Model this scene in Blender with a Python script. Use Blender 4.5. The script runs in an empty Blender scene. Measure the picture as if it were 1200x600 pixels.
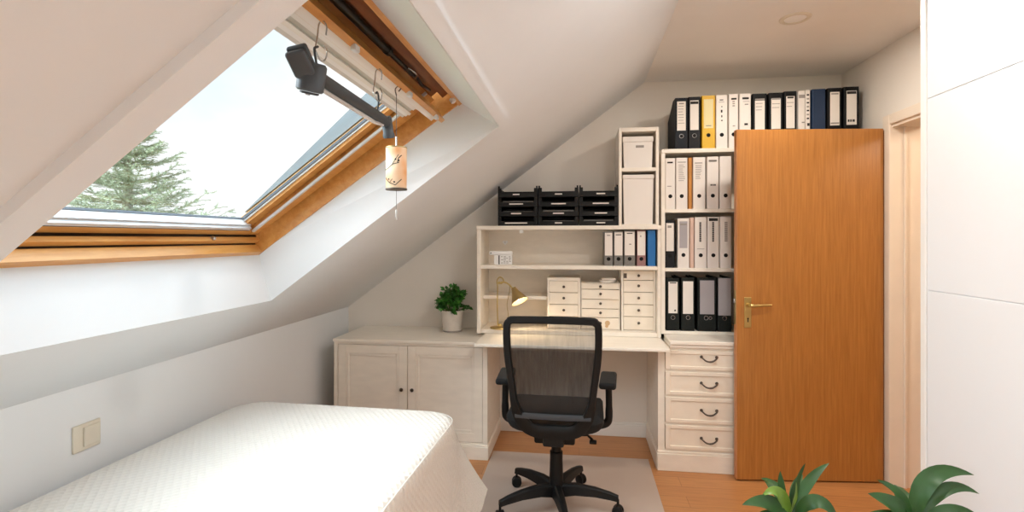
import bpy, bmesh, math, random
from mathutils import Vector, Matrix, Euler

random.seed(11)
SC = bpy.context.scene
COL = SC.collection
V = Vector
PI = math.pi

# ------------------------------------------------------------------ materials
def lin(h):
    h = h.lstrip('#')
    c = [int(h[i:i + 2], 16) / 255 for i in (0, 2, 4)]
    return tuple((x / 12.92 if x <= .04045 else ((x + .055) / 1.055) ** 2.4) for x in c) + (1,)

def mat(name, col, rough=.6, metal=0, vary=.06, scale=6, bump=0, bscale=80, stretch=(1, 1, 1), spec=.5, coat=0):
    m = bpy.data.materials.new(name); m.use_nodes = True
    nt = m.node_tree; b = nt.nodes['Principled BSDF']
    b.inputs['Roughness'].default_value = rough; b.inputs['Metallic'].default_value = metal
    b.inputs['Specular IOR Level'].default_value = spec
    b.inputs['Coat Weight'].default_value = coat
    c = lin(col)
    tc = nt.nodes.new('ShaderNodeTexCoord'); mp = nt.nodes.new('ShaderNodeMapping')
    mp.inputs['Scale'].default_value = stretch
    nt.links.new(tc.outputs['Object'], mp.inputs['Vector'])
    n = nt.nodes.new('ShaderNodeTexNoise'); n.inputs['Scale'].default_value = scale; n.inputs['Detail'].default_value = 4
    nt.links.new(mp.outputs[0], n.inputs['Vector'])
    r = nt.nodes.new('ShaderNodeValToRGB')
    lo = tuple(x * (1 - vary) for x in c[:3]) + (1,); hi = tuple(min(1, x * (1 + vary)) for x in c[:3]) + (1,)
    r.color_ramp.elements[0].position = .3; r.color_ramp.elements[1].position = .7
    r.color_ramp.elements[0].color = lo; r.color_ramp.elements[1].color = hi
    nt.links.new(n.outputs['Fac'], r.inputs[0]); nt.links.new(r.outputs[0], b.inputs['Base Color'])
    if bump:
        n2 = nt.nodes.new('ShaderNodeTexNoise'); n2.inputs['Scale'].default_value = bscale
        nt.links.new(mp.outputs[0], n2.inputs['Vector'])
        bp = nt.nodes.new('ShaderNodeBump'); bp.inputs['Strength'].default_value = bump; bp.inputs['Distance'].default_value = .004
        nt.links.new(n2.outputs['Fac'], bp.inputs['Height']); nt.links.new(bp.outputs[0], b.inputs['Normal'])
    return m

def wood(name, c1, c2, stretch, scale=10, rough=.4, coat=0):
    m = bpy.data.materials.new(name); m.use_nodes = True
    nt = m.node_tree; b = nt.nodes['Principled BSDF']; b.inputs['Roughness'].default_value = rough
    b.inputs['Coat Weight'].default_value = coat
    tc = nt.nodes.new('ShaderNodeTexCoord'); mp = nt.nodes.new('ShaderNodeMapping'); mp.inputs['Scale'].default_value = stretch
    nt.links.new(tc.outputs['Object'], mp.inputs['Vector'])
    n = nt.nodes.new('ShaderNodeTexNoise'); n.inputs['Scale'].default_value = scale; n.inputs['Detail'].default_value = 6
    n.inputs['Roughness'].default_value = .65; n.inputs['Distortion'].default_value = .4
    nt.links.new(mp.outputs[0], n.inputs['Vector'])
    r = nt.nodes.new('ShaderNodeValToRGB'); r.color_ramp.elements[0].position = .3; r.color_ramp.elements[1].position = .72
    r.color_ramp.elements[0].color = lin(c1); r.color_ramp.elements[1].color = lin(c2)
    nt.links.new(n.outputs['Fac'], r.inputs[0]); nt.links.new(r.outputs[0], b.inputs['Base Color'])
    return m

def floor_mat():
    m = bpy.data.materials.new('oak_floor'); m.use_nodes = True
    nt = m.node_tree; b = nt.nodes['Principled BSDF']; b.inputs['Roughness'].default_value = .38
    tc = nt.nodes.new('ShaderNodeTexCoord')
    br = nt.nodes.new('ShaderNodeTexBrick')
    br.inputs['Scale'].default_value = 1; br.inputs['Brick Width'].default_value = 1.15; br.inputs['Row Height'].default_value = .115
    br.inputs['Mortar Size'].default_value = .0012; br.inputs['Mortar Smooth'].default_value = .2; br.inputs['Bias'].default_value = 0
    br.inputs['Color1'].default_value = lin('#c48a54'); br.inputs['Color2'].default_value = lin('#b47a48'); br.inputs['Mortar'].default_value = lin('#8a5228')
    nt.links.new(tc.outputs['Object'], br.inputs['Vector'])
    mp = nt.nodes.new('ShaderNodeMapping'); mp.inputs['Scale'].default_value = (2, 26, 1)
    nt.links.new(tc.outputs['Object'], mp.inputs['Vector'])
    n = nt.nodes.new('ShaderNodeTexNoise'); n.inputs['Scale'].default_value = 3; n.inputs['Detail'].default_value = 7
    nt.links.new(mp.outputs[0], n.inputs['Vector'])
    mx = nt.nodes.new('ShaderNodeMix'); mx.data_type = 'RGBA'; mx.blend_type = 'MULTIPLY'; mx.inputs[0].default_value = .4
    r = nt.nodes.new('ShaderNodeValToRGB'); r.color_ramp.elements[0].color = (.55, .5, .45, 1); r.color_ramp.elements[1].color = (1, 1, 1, 1)
    r.color_ramp.elements[0].position = .3; r.color_ramp.elements[1].position = .6
    nt.links.new(n.outputs['Fac'], r.inputs[0])
    nt.links.new(br.outputs['Color'], mx.inputs[6]); nt.links.new(r.outputs[0], mx.inputs[7])
    nt.links.new(mx.outputs[2], b.inputs['Base Color'])
    return m

def quilt_mat():
    m = bpy.data.materials.new('quilted_cotton'); m.use_nodes = True
    nt = m.node_tree; b = nt.nodes['Principled BSDF']; b.inputs['Roughness'].default_value = .85
    b.inputs['Sheen Weight'].default_value = .15
    b.inputs['Base Color'].default_value = lin('#d2ccc3')
    tc = nt.nodes.new('ShaderNodeTexCoord')
    hs = []
    for ang in (PI / 4 + .1, -PI / 4 + .1):
        mp = nt.nodes.new('ShaderNodeMapping'); mp.inputs['Rotation'].default_value = (0, 0, ang)
        nt.links.new(tc.outputs['UV'], mp.inputs['Vector'])
        w = nt.nodes.new('ShaderNodeTexWave'); w.inputs['Scale'].default_value = 14; w.inputs['Distortion'].default_value = .5
        w.inputs['Detail'].default_value = 1
        nt.links.new(mp.outputs[0], w.inputs['Vector'])
        p = nt.nodes.new('ShaderNodeMath'); p.operation = 'POWER'; p.inputs[1].default_value = .45
        nt.links.new(w.outputs['Fac'], p.inputs[0]); hs.append(p)
    mu = nt.nodes.new('ShaderNodeMath'); mu.operation = 'MULTIPLY'
    nt.links.new(hs[0].outputs[0], mu.inputs[0]); nt.links.new(hs[1].outputs[0], mu.inputs[1])
    n = nt.nodes.new('ShaderNodeTexNoise'); n.inputs['Scale'].default_value = 45
    nt.links.new(tc.outputs['UV'], n.inputs['Vector'])
    ad = nt.nodes.new('ShaderNodeMath'); ad.operation = 'ADD'
    nt.links.new(mu.outputs[0], ad.inputs[0]); nt.links.new(n.outputs['Fac'], ad.inputs[1])
    bp = nt.nodes.new('ShaderNodeBump'); bp.inputs['Strength'].default_value = .5; bp.inputs['Distance'].default_value = .007
    nt.links.new(ad.outputs[0], bp.inputs['Height']); nt.links.new(bp.outputs[0], b.inputs['Normal'])
    return m

def mix_transparent(name, col, fac, rough=.6):
    m = bpy.data.materials.new(name); m.use_nodes = True
    nt = m.node_tree; b = nt.nodes['Principled BSDF']; b.inputs['Base Color'].default_value = lin(col); b.inputs['Roughness'].default_value = rough
    tc = nt.nodes.new('ShaderNodeTexCoord'); n = nt.nodes.new('ShaderNodeTexNoise')
    mp = nt.nodes.new('ShaderNodeMapping'); mp.inputs['Scale'].default_value = (40, 40, 4)
    nt.links.new(tc.outputs['Object'], mp.inputs['Vector']); nt.links.new(mp.outputs[0], n.inputs['Vector'])
    n.inputs['Scale'].default_value = 2
    mr = nt.nodes.new('ShaderNodeMapRange'); mr.inputs['To Min'].default_value = -.05; mr.inputs['To Max'].default_value = .05
    mr.inputs['From Min'].default_value = .3; mr.inputs['From Max'].default_value = .7
    nt.links.new(n.outputs['Fac'], mr.inputs['Value'])
    # the darkness under the desk is put into the fabric: more opaque below
    sp = nt.nodes.new('ShaderNodeSeparateXYZ'); nt.links.new(tc.outputs['Object'], sp.inputs[0])
    m2 = nt.nodes.new('ShaderNodeMapRange'); m2.inputs['From Min'].default_value = .864; m2.inputs['From Max'].default_value = .886
    m2.inputs['To Min'].default_value = .83; m2.inputs['To Max'].default_value = fac
    nt.links.new(sp.outputs['Z'], m2.inputs['Value'])
    ad = nt.nodes.new('ShaderNodeMath'); ad.operation = 'ADD'; ad.use_clamp = True
    nt.links.new(mr.outputs[0], ad.inputs[0]); nt.links.new(m2.outputs[0], ad.inputs[1]); mr = ad
    t = nt.nodes.new('ShaderNodeBsdfTransparent'); mx = nt.nodes.new('ShaderNodeMixShader')
    nt.links.new(mr.outputs[0], mx.inputs[0]); nt.links.new(t.outputs[0], mx.inputs[1]); nt.links.new(b.outputs[0], mx.inputs[2])
    nt.links.new(mx.outputs[0], nt.nodes['Material Output'].inputs['Surface'])
    return m

def glass_mat(name, refl=.05):
    m = bpy.data.materials.new(name); m.use_nodes = True
    nt = m.node_tree; nt.nodes.remove(nt.nodes['Principled BSDF'])
    t = nt.nodes.new('ShaderNodeBsdfTransparent'); g = nt.nodes.new('ShaderNodeBsdfGlossy'); g.inputs['Roughness'].default_value = .02
    mx = nt.nodes.new('ShaderNodeMixShader'); mx.inputs[0].default_value = refl
    t.inputs['Color'].default_value = (.97, .985, .98, 1)
    nt.links.new(t.outputs[0], mx.inputs[1]); nt.links.new(g.outputs[0], mx.inputs[2])
    nt.links.new(mx.outputs[0], nt.nodes['Material Output'].inputs['Surface'])
    return m

def emit_mat(name, col, s):
    m = bpy.data.materials.new(name); m.use_nodes = True
    nt = m.node_tree; nt.nodes.remove(nt.nodes['Principled BSDF'])
    e = nt.nodes.new('ShaderNodeEmission'); e.inputs['Color'].default_value = lin(col); e.inputs['Strength'].default_value = s
    nt.links.new(e.outputs[0], nt.nodes['Material Output'].inputs['Surface'])
    return m

M = {}
M['wall'] = mat('wall_paint', '#e6dfd5', .9, vary=.02, scale=3, bump=.03, bscale=200)
M['ceil'] = mat('ceiling_paint', '#e9e6e1', .9, vary=.02, scale=3, bump=.03, bscale=200)
M['slope'] = mat('slope_paint', '#e0e3e5', .9, vary=.015, scale=3, bump=.03, bscale=200)
M['trim'] = mat('white_gloss_trim', '#ebe7e0', .5, vary=.01)
M['cream'] = mat('cream_lacquer', '#eee5d7', .42, vary=.035, scale=9, stretch=(1, 1, 3))
M['creamtop'] = mat('cream_lacquer_top', '#f0e8db', .32, vary=.03, scale=9, stretch=(1, 4, 1))
M['creamdrawer'] = mat('cream_drawer_front', '#eee3d2', .45, vary=.03, scale=12)
M['floor'] = floor_mat()
M['door'] = wood('beech_veneer', '#9a622b', '#b67b3b', (26, 26, 1.1), 3, .33)
M['dooredge'] = wood('beech_door_edge', '#b87440', '#d0905a', (20, 20, 1), 3, .4)
M['pine'] = wood('skylight_pine', '#c4853f', '#dba35c', (9, 1.2, 9), 4, .35, .2)
M['pinedark'] = wood('skylight_pine_shaded', '#7a4519', '#99602c', (9, 1.2, 9), 4, .5)  # darker copy of the pine, with the shade of the head recess in it
M['frame'] = mat('door_frame_paint', '#e8dac8', .4, vary=.03)
M['ward'] = mat('white_wardrobe_panel', '#eff2f5', .4, vary=.01, scale=2)
M['wardedge'] = mat('wardrobe_edge', '#f2f1ee', .4, vary=.01)
M['gap'] = mat('shadow_gap', '#8d8a90', .8)
M['black'] = mat('black_plastic', '#0b0b0b', .5, vary=.15, scale=40, spec=.3)
M['blackfab'] = mat('black_fabric', '#0c0c0d', .9, vary=.2, scale=120, bump=.25, bscale=400)
M['mesh'] = mix_transparent('black_mesh_fabric', '#171412', .5)
M['rod'] = mat('black_metal_rod', '#1b1b1d', .3, .6)
M['alu'] = mat('aluminium', '#d6d8da', .4, .25, vary=.03)
M['lead'] = mat('grey_flashing', '#6d757a', .7)
M['gasket'] = mat('grey_gasket', '#4c5157', .6)
M['white'] = mat('white_plastic', '#f0f0ee', .4, vary=.01)
M['blind'] = mat('blind_fabric', '#d5d4cf', .7, vary=.05, scale=30)
M['glass'] = glass_mat('window_glass')
M['mat'] = mat('floor_mat_vinyl', '#b9a79a', .38, vary=.03, scale=4)
M['quilt'] = quilt_mat()
M['piping'] = mat('white_piping', '#d0cac1', .8)
M['navy'] = mat('navy_board', '#11171f', .55, vary=.15, scale=60, spec=.25)
M['anthracite'] = mat('anthracite_board', '#1a1b1e', .6, vary=.25, scale=150, spec=.25)
M['blackboard'] = mat('black_board', '#0c0d0f', .55, vary=.2, scale=150, spec=.25)
M['greenblack'] = mat('marbled_black_board', '#151a18', .6, vary=.35, scale=90, spec=.25)
M['greyboard'] = mat('grey_board', '#77746f', .6, vary=.15, scale=90)
M['rose'] = mat('rose_board', '#96706d', .6, vary=.1, scale=90)
M['whiteboard'] = mat('white_board', '#e8e1d9', .5, vary=.02)
M['yellow'] = mat('yellow_board', '#dcae1e', .5, vary=.05)
M['blue'] = mat('blue_board', '#1668a8', .45, vary=.08)
M['darkblue'] = mat('dark_blue_board', '#16304f', .5, vary=.08)
M['orange'] = mat('orange_card', '#c68742', .7, vary=.06)
M['pink'] = mat('pink_card', '#d9b9a8', .7, vary=.04)
M['paper'] = mat('paper_block', '#efeae0', .9, vary=.06, scale=200, stretch=(8, 1, 1))
M['label'] = mat('paper_label', '#e9e2d9', .7, vary=.02)
M['yellowlabel'] = mat('pale_yellow_label', '#e8dba6', .7, vary=.02)
M['greylabel'] = mat('grey_label', '#a9a4a6', .6, vary=.06)
M['print'] = mat('black_print', '#2a2622', .8)
M['greyprint'] = mat('grey_print', '#9a938c', .8)
M['steel'] = mat('steel_ring', '#bdbdbd', .25, .9)
M['hole'] = mat('finger_hole', '#0b0b0b', .9)
M['brass'] = mat('satin_brass', '#c9b072', .3, .9, vary=.05)
M['oldbrass'] = mat('antique_brass', '#b8a270', .34, .8, vary=.08)
M['pewter'] = mat('dark_pewter', '#5b524a', .35, .8, vary=.1)
M['lampin'] = mat('lamp_inside_enamel', '#f6edd8', .5)
M['bulb'] = emit_mat('warm_bulb', '#ffdca8', 14)
M['pot'] = mat('pale_stone_pot', '#d8cfc4', .55, vary=.06, scale=18)
M['soil'] = mat('potting_soil', '#3b2c20', .95, vary=.3, scale=60)
M['herb'] = mat('herb_leaf_green', '#3b7a2a', .45, vary=.4, scale=25)
M['leaf'] = mat('leaf_green', '#29501f', .45, vary=.25, scale=14)
M['leaflight'] = mat('young_leaf_green', '#6f8f33', .35, vary=.2, scale=14)
M['stem'] = mat('plant_stem', '#5b7a34', .5)
M['terracotta'] = mat('clay_pot', '#a9694a', .8, vary=.1)
M['armgrey'] = mat('slate_grey_coated_metal', '#454b51', .42, .2, vary=.06)
M['armdark'] = mat('dark_slate_plastic', '#33383d', .5)
M['shell'] = mat('capiz_shell', '#dfe3e2', .2, vary=.05)
M['cord'] = mat('grey_cord', '#6b6660', .8)
M['switch'] = mat('ivory_switch', '#d8d0bf', .45)
M['needle'] = mat('spruce_needles', '#8d9779', .7, vary=.4, scale=2.5)
M['bark'] = mat('spruce_bark', '#8c8468', .95, vary=.2)
M['lawn'] = mat('lawn_grass', '#7d9160', .95, vary=.2, scale=.5)
M['stain'] = mat('brown_stain', '#c8a67c', .5)

def chime_mat():
    m = bpy.data.materials.new('painted_bamboo'); m.use_nodes = True
    nt = m.node_tree; b = nt.nodes['Principled BSDF']; b.inputs['Roughness'].default_value = .55
    tc = nt.nodes.new('ShaderNodeTexCoord')
    n = nt.nodes.new('ShaderNodeTexNoise'); n.inputs['Scale'].default_value = 14; n.inputs['Detail'].default_value = 1
    nt.links.new(tc.outputs['Object'], n.inputs['Vector'])
    r = nt.nodes.new('ShaderNodeValToRGB'); r.color_ramp.elements[0].position = .42; r.color_ramp.elements[1].position = .66
    r.color_ramp.elements[0].color = lin('#ead7bb'); r.color_ramp.elements[1].color = lin('#dd9f68')
    nt.links.new(n.outputs['Fac'], r.inputs[0]); nt.links.new(r.outputs[0], b.inputs['Base Color'])
    return m
M['bamboo'] = chime_mat()

# ------------------------------------------------------------------ mesh builder
ORIG = {}
class MB:
    def __init__(s):
        s.v = []; s.f = []; s.mi = []; s.sm = []; s.cur = 0; s.smooth = False; s.uv = None
    def mesh(s, vs, fs, smooth=None):
        b = len(s.v); s.v += [V(p) for p in vs]
        for f in fs:
            s.f.append([b + i for i in f]); s.mi.append(s.cur); s.sm.append(s.smooth if smooth is None else smooth)
        return s
    def frombm(s, bm, smooth=None):
        bm.verts.index_update()
        s.mesh([v.co.copy() for v in bm.verts], [[v.index for v in f.verts] for f in bm.faces], smooth); bm.free(); return s
    def box(s, x0, x1, y0, y1, z0, z1, r=0, seg=2, mtx=None):
        bm = bmesh.new(); bmesh.ops.create_cube(bm, size=1)
        for v in bm.verts:
            v.co = V((x0 + (v.co.x + .5) * (x1 - x0), y0 + (v.co.y + .5) * (y1 - y0), z0 + (v.co.z + .5) * (z1 - z0)))
        if r: bmesh.ops.bevel(bm, geom=bm.edges[:], offset=r, segments=seg, profile=.5, affect='EDGES')
        if mtx is not None: bm.transform(mtx)
        return s.frombm(bm, False)
    def prism(s, poly, axis, a, b):
        # poly: 2D points; extruded along axis 0/1/2 from a to b
        n = len(poly); vs = []
        for h in (a, b):
            for p in poly:
                q = list(p); q.insert(axis, h); vs.append(q)
        fs = [list(range(n)), list(range(2 * n - 1, n - 1, -1))]
        for i in range(n):
            j = (i + 1) % n; fs.append([i, n + i, n + j, j])
        bm = bmesh.new(); vv = [bm.verts.new(p) for p in vs]
        for f in fs: bm.faces.new([vv[i] for i in f])
        bmesh.ops.recalc_face_normals(bm, faces=bm.faces[:])
        return s.frombm(bm, False)
    def tube(s, pts, rad, n=10, closed=False, cap=True):
        pts = [V(p) for p in pts]; m = len(pts)
        rads = rad if isinstance(rad, (list, tuple)) else [rad] * m
        vs = []; fs = []; up = None
        for i, p in enumerate(pts):
            if closed: t = pts[(i + 1) % m] - pts[i - 1]
            else: t = pts[min(i + 1, m - 1)] - pts[max(i - 1, 0)]
            t.normalize()
            if up is None:
                up = t.orthogonal().normalized()
            up = (up - t * up.dot(t)).normalized(); sd = t.cross(up)
            for k in range(n):
                a = 2 * PI * k / n; vs.append(p + (up * math.cos(a) + sd * math.sin(a)) * rads[i])
        for i in range(m if closed else m - 1):
            j = (i + 1) % m
            for k in range(n):
                l = (k + 1) % n; fs.append([i * n + k, i * n + l, j * n + l, j * n + k])
        if cap and not closed:
            fs.append(list(range(n - 1, -1, -1))); fs.append([(m - 1) * n + k for k in range(n)])
        return s.mesh(vs, fs, True)
    def lathe(s, prof, n=28, c=(0, 0, 0), axis=V((0, 0, 1)), closed=False):
        # prof: list of (r, h) ; revolved around axis through c
        axis = V(axis).normalized(); q = V((0, 0, 1)).rotation_difference(axis)
        vs = []; fs = []; c = V(c)
        for r, h in prof:
            for k in range(n):
                a = 2 * PI * k / n; vs.append(c + q @ V((r * math.cos(a), r * math.sin(a), h)))
        m = len(prof)
        for i in range(m - 1):
            for k in range(n):
                l = (k + 1) % n; fs.append([i * n + k, i * n + l, (i + 1) * n + l, (i + 1) * n + k])
        if prof[0][0] > 1e-6 and not closed: fs.append(list(range(n - 1, -1, -1)))
        if prof[-1][0] > 1e-6 and not closed: fs.append([(m - 1) * n + k for k in range(n)])
        return s.mesh(vs, fs, True)
    def build(s, name, mats, parent=None, loc=None, bevel=0, autosmooth=True):
        me = bpy.data.meshes.new(name)
        o = bpy.data.objects.new(name, me); COL.objects.link(o)
        org = V((0, 0, 0))
        if parent is not None:
            org = ORIG.get(parent.name, V((0, 0, 0)))
            o.parent = parent
        elif loc is not None:
            org = V(loc); o.location = org
        ORIG[o.name] = org
        me.from_pydata([v - org for v in s.v], [], s.f)
        for m in (mats if isinstance(mats, (list, tuple)) else [mats]): me.materials.append(M[m] if isinstance(m, str) else m)
        me.polygons.foreach_set('material_index', s.mi); me.polygons.foreach_set('use_smooth', s.sm)
        if s.uv:
            ul = me.uv_layers.new(name='UVMap')
            for l in me.loops: ul.data[l.index].uv = s.uv[l.vertex_index]
        me.update(); me.validate()
        if any(s.sm):
            try: me.set_sharp_from_angle(angle=math.radians(40))
            except Exception: pass
        return o

def thing(name, label, cat, loc=(0, 0, 0), group=None, local=False):
    o = bpy.data.objects.new(name, None); COL.objects.link(o); o.location = loc; o.empty_display_size = .1
    o['label'] = label; o['category'] = cat
    if group: o['group'] = group
    ORIG[o.name] = V((0, 0, 0)) if local else V(loc)
    return o
def tag(o, label, cat, group=None):
    o['label'] = label; o['category'] = cat
    if group: o['group'] = group
    return o
def struct(o):
    o['kind'] = 'structure'; return o
def bz(a, b, c, n=10):
    a, b, c = V(a), V(b), V(c)
    return [a * (1 - t) ** 2 + b * 2 * t * (1 - t) + c * t * t for t in [i / n for i in range(n + 1)]]
def cr(pts, n=6):
    pts = [V(p) for p in pts]; out = []
    P = [pts[0] * 2 - pts[1]] + pts + [pts[-1] * 2 - pts[-2]]
    for i in range(1, len(P) - 2):
        for k in range(n):
            t = k / n; a, b, c, d = P[i - 1:i + 3]
            out.append(.5 * ((2 * b) + (c - a) * t + (2 * a - 5 * b + 4 * c - d) * t * t + (3 * b - a - 3 * c + d) * t ** 3))
    return out + [pts[-1]]

# ------------------------------------------------------------------ room shell
XL, XR, YB, YR = -1.74, 1.75, 3.70, -2.3
ZK, ZC = .88, 2.5
SL = .738; _L = math.hypot(1, SL)
U = V((1 / _L, 0, SL / _L)); NO = V((-SL / _L, 0, 1 / _L))     # along the slope upward; outward normal
O0 = V((XL, 0, ZK))
def S(t, y, d):                                                  # point in the roof-slope frame
    p = O0 + U * t + NO * d; return V((p.x, y, p.z))
def sbox(mb, t0, t1, y0, y1, d0, d1):
    vs = [S(t, y, d) for d in (d0, d1) for y in (y0, y1) for t in (t0, t1)]
    return mb.mesh(vs, [[0, 1, 3, 2], [4, 6, 7, 5], [0, 4, 5, 1], [2, 3, 7, 6], [0, 2, 6, 4], [1, 5, 7, 3]], False)

b = MB(); b.box(-1.95, 3.1, YR - .1, 3.9, -.1, 0); struct(b.build('floor', 'floor'))
b = MB(); b.box(.30, 3.1, YR - .1, 3.9, ZC, ZC + .1); struct(b.build('ceiling', 'ceil'))
b = MB(); b.box(XL - .2, XL, YR - .1, 3.85, 0, ZK); struct(b.build('wall_left', 'slope'))
b = MB(); b.prism([(XL - .2, 0), (3.1, 0), (3.1, ZC), (.32, ZC), (XL - .2, .83)], 1, YB, YB + .15); struct(b.build('wall_back', 'wall'))
# roof slope with the skylight opening
T0, T1, YW0, YW1 = .385, 1.72, .84, 2.25
hin = [(T0, YW0), (T1, YW0), (T1, YW1 + .015), (T0, YW1 - .02)]
hout = [(.505, YW0), (1.640, YW0), (1.640, 2.245), (.505, 2.165)]
HD = .2
def slope_slab(mb, ya, yb, h_in, h_out):
    ta, tb = -.06, 2.78
    out = [(ta, ya), (tb, ya), (tb, yb), (ta, yb)]
    vs = [S(t, y, 0) for t, y in out] + [S(t, y, 0) for t, y in h_in] + [S(t, y, HD) for t, y in out] + [S(t, y, HD) for t, y in h_out]
    fs = []
    for i in range(4):
        j = (i + 1) % 4
        fs.append([i, j, 4 + j, 4 + i]); fs.append([8 + i, 12 + i, 12 + j, 8 + j])
        fs.append([4 + i, 4 + j, 12 + j, 12 + i]); fs.append([i, 8 + i, 8 + j, j])
    mb.mesh(vs, fs, False)
def slope_wall():
    mb = MB(); slope_slab(mb, .25, 3.85, hin, hout)
    h2 = [(.385, -1.75), (1.72, -1.75), (1.72, -.25), (.385, -.25)]; h3 = [(.505, -1.75), (1.64, -1.75), (1.64, -.25), (.505, -.25)]
    slope_slab(mb, YR - .1, .25, h2, h3); return mb
struct(slope_wall().build('wall_slope', 'slope'))
b = MB(); sbox(b, .2, 1.765, .742, .812, -.022, 0.003); struct(b.build('trim_1', 'slope'))
b = MB(); sbox(b, 1.722, 1.765, .812, 2.275, -.022, 0.003); struct(b.build('trim_2', 'slope'))
# right wall with doorway
DY0, DY1, DZ = 2.30, 3.14, 2.045
b = MB(); b.box(XR, XR + .15, YR - .1, DY0, 0, ZC); b.box(XR, XR + .15, DY1, YB, 0, ZC); b.box(XR, XR + .15, DY0, DY1, DZ, ZC)
struct(b.build('wall_right', 'wall'))
# rear wall; its window is unseen, added to let in light
b = MB(); b.prism([(XL - .2, 0), (-.7, 0), (-.7, 1.74), (XL - .2, .83)], 1, YR - .1, YR); b.box(.9, 3.1, YR - .1, YR, 0, ZC); b.box(-.7, .9, YR - .1, YR, 0, .5); b.prism([(-.7, 1.7), (.9, 1.7), (.9, ZC), (.32, ZC), (-.7, 1.74)], 1, YR - .1, YR)
struct(b.build('wall_rear', 'wall'))
w = MB()
for x0, x1, z0, z1 in ((-.7, -.63, .5, 1.7), (.83, .9, .5, 1.7), (.065, .135, .5, 1.7), (-.63, .065, .5, .57), (.135, .83, .5, .57), (-.63, .065, 1.63, 1.7), (.135, .83, 1.63, 1.7)):
    w.box(x0, x1, YR - .08, YR - .02, z0, z1)
w2 = struct(w.build('window_rear_added', 'trim'))
g = MB(); g.box(-.63, .065, YR - .055, YR - .045, .57, 1.63); g.box(.135, .83, YR - .055, YR - .045, .57, 1.63); g.build('pane', 'glass', w2)
w = MB()
for t0, t1, y0, y1 in ((.495, .58, -1.80, -.20), (1.56, 1.65, -1.80, -.20), (.58, 1.56, -1.80, -1.68), (.58, 1.56, -.32, -.20)): sbox(w, t0, t1, y0, y1, .186, .33)
w3 = struct(w.build('window_roof_added', 'pine'))  # unseen roof window, added behind the camera to bring in light
g = MB(); sbox(g, .58, 1.56, -1.68, -.32, .28, .29); g.build('pane', 'glass', w3)
# hallway beyond the door
b = MB(); b.box(3.0, 3.1, YR, YB, 0, ZC); b.box(XR + .15, 3.0, 1.2, 1.3, 0, ZC); struct(b.build('wall_hall', 'frame'))
# baseboards
b = MB(); b.box(-.57, .474, YB - .016, YB, 0, .085, .004); b.box(-.57, .474, YB - .01, YB, .085, .10, .003); struct(b.build('baseboard_back', 'trim'))
b = MB(); b.box(XR - .014, XR, 3.21, YB, 0, .08, .004); struct(b.build('baseboard_right', 'trim'))

# door frame (lining and casing)
b = MB()
b.box(XR - .005, XR + .17, DY1 - .004, DY1 + .02, 0, DZ)
b.box(XR - .005, XR + .17, DY0 - .02, DY0 + .004, 0, DZ)
b.box(XR - .005, XR + .17, DY0, DY1, DZ - .02, DZ + .004)
b.box(XR - .018, XR, DY1 - .004, DY1 + .062, 0, DZ + .055, .005)
b.box(XR - .018, XR, DY0 - .062, DY0 + .004, 0, DZ + .055, .005)
b.box(XR - .018, XR, DY0 + .004, DY1 - .004, DZ - .004, DZ + .055, .005)
b.box(XR + .055, XR + .067, DY1 - .018, DY1 - .004, 0, DZ - .02, .002)
struct(b.build('trim_3', 'frame'))

# ------------------------------------------------------------------ door leaf, standing open along the bookcase
door_a = math.atan2(3.175 - 3.098, 1.735 - .905)
DL = math.hypot(3.175 - 3.098, 1.735 - .905)
dm = Matrix.Translation((.905, 3.098, 0)) @ Matrix.Rotation(door_a, 4, 'Z')
b = MB(); b.cur = 0; b.box(0, DL - .012, 0, .04, .008, 2.028, .0025, 1)
b.cur = 1; b.box(-.003, 0, .001, .039, .008, 2.028)
door = struct(b.build('door_1', ['door', 'dooredge'])); door.matrix_world = dm
h = MB(); h.box(DL - .0118, DL + .014, .012, .032, .008, 2.02); h.build('dark_edge_strip', 'pinedark', door)  # dark brown strip along the hinge edge of the leaf
h = MB(); h.box(.038, .078, -.006, 0, .885, 1.062, .003); pl = h.build('handle_plate', 'brass', door); pl['label'] = 'brass handle plate'
h = MB(); h.lathe([(.0115, 0), (.0115, .03), (.009, .034)], 16, (.058, -.006, 1.018), V((0, -1, 0)))
h.tube(cr([(.058, -.042, 1.018), (.075, -.046, 1.017), (.11, -.046, 1.019), (.175, -.044, 1.021)]), [.010] * 6 + [.0095] * 6 + [.007] * 6 + [.005], 10)
h.build('lever_handle', 'brass', door)['label'] = 'brass lever handle'
h = MB(); h.lathe([(.0045, 0), (.0045, .0015)], 12, (.058, -.006, .939), V((0, -1, 0))); h.box(.0555, .0605, -.0075, -.006, .918, .938); h.build('keyhole', 'hole', door)
h = MB(); h.box(-.006, -.0025, .008, .032, .90, 1.10, .001); h.build('lock_plate', 'oldbrass', door)
h = MB(); h.box(-.012, -.004, .012, .028, 1.025, 1.05, .002); h.build('latch_bolt', 'steel', door)
for hz in (.28, 1.72):
    h = MB(); h.tube([(DL + .009, .0, hz - .045), (DL + .009, .0, hz + .045)], .007, 10); h.build('hinge', 'steel', door)

# ------------------------------------------------------------------ skylight (roof window)
b = MB()
def sk_side(mb, d0, d1, t0, t1, y0, y1, wb, wt, wy, wn=None):
    wn = wy if wn is None else wn
    sbox(mb, t0, t0 + wb, y0, y1, d0, d1); sbox(mb, t1 - wt, t1, y0, y1, d0, d1)
    sbox(mb, t0 + wb, t1 - wt, y1 - wy, y1, d0, d1); sbox(mb, t0 + wb, t1 - wt, y0, y0 + wn, d0, d1)
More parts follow.
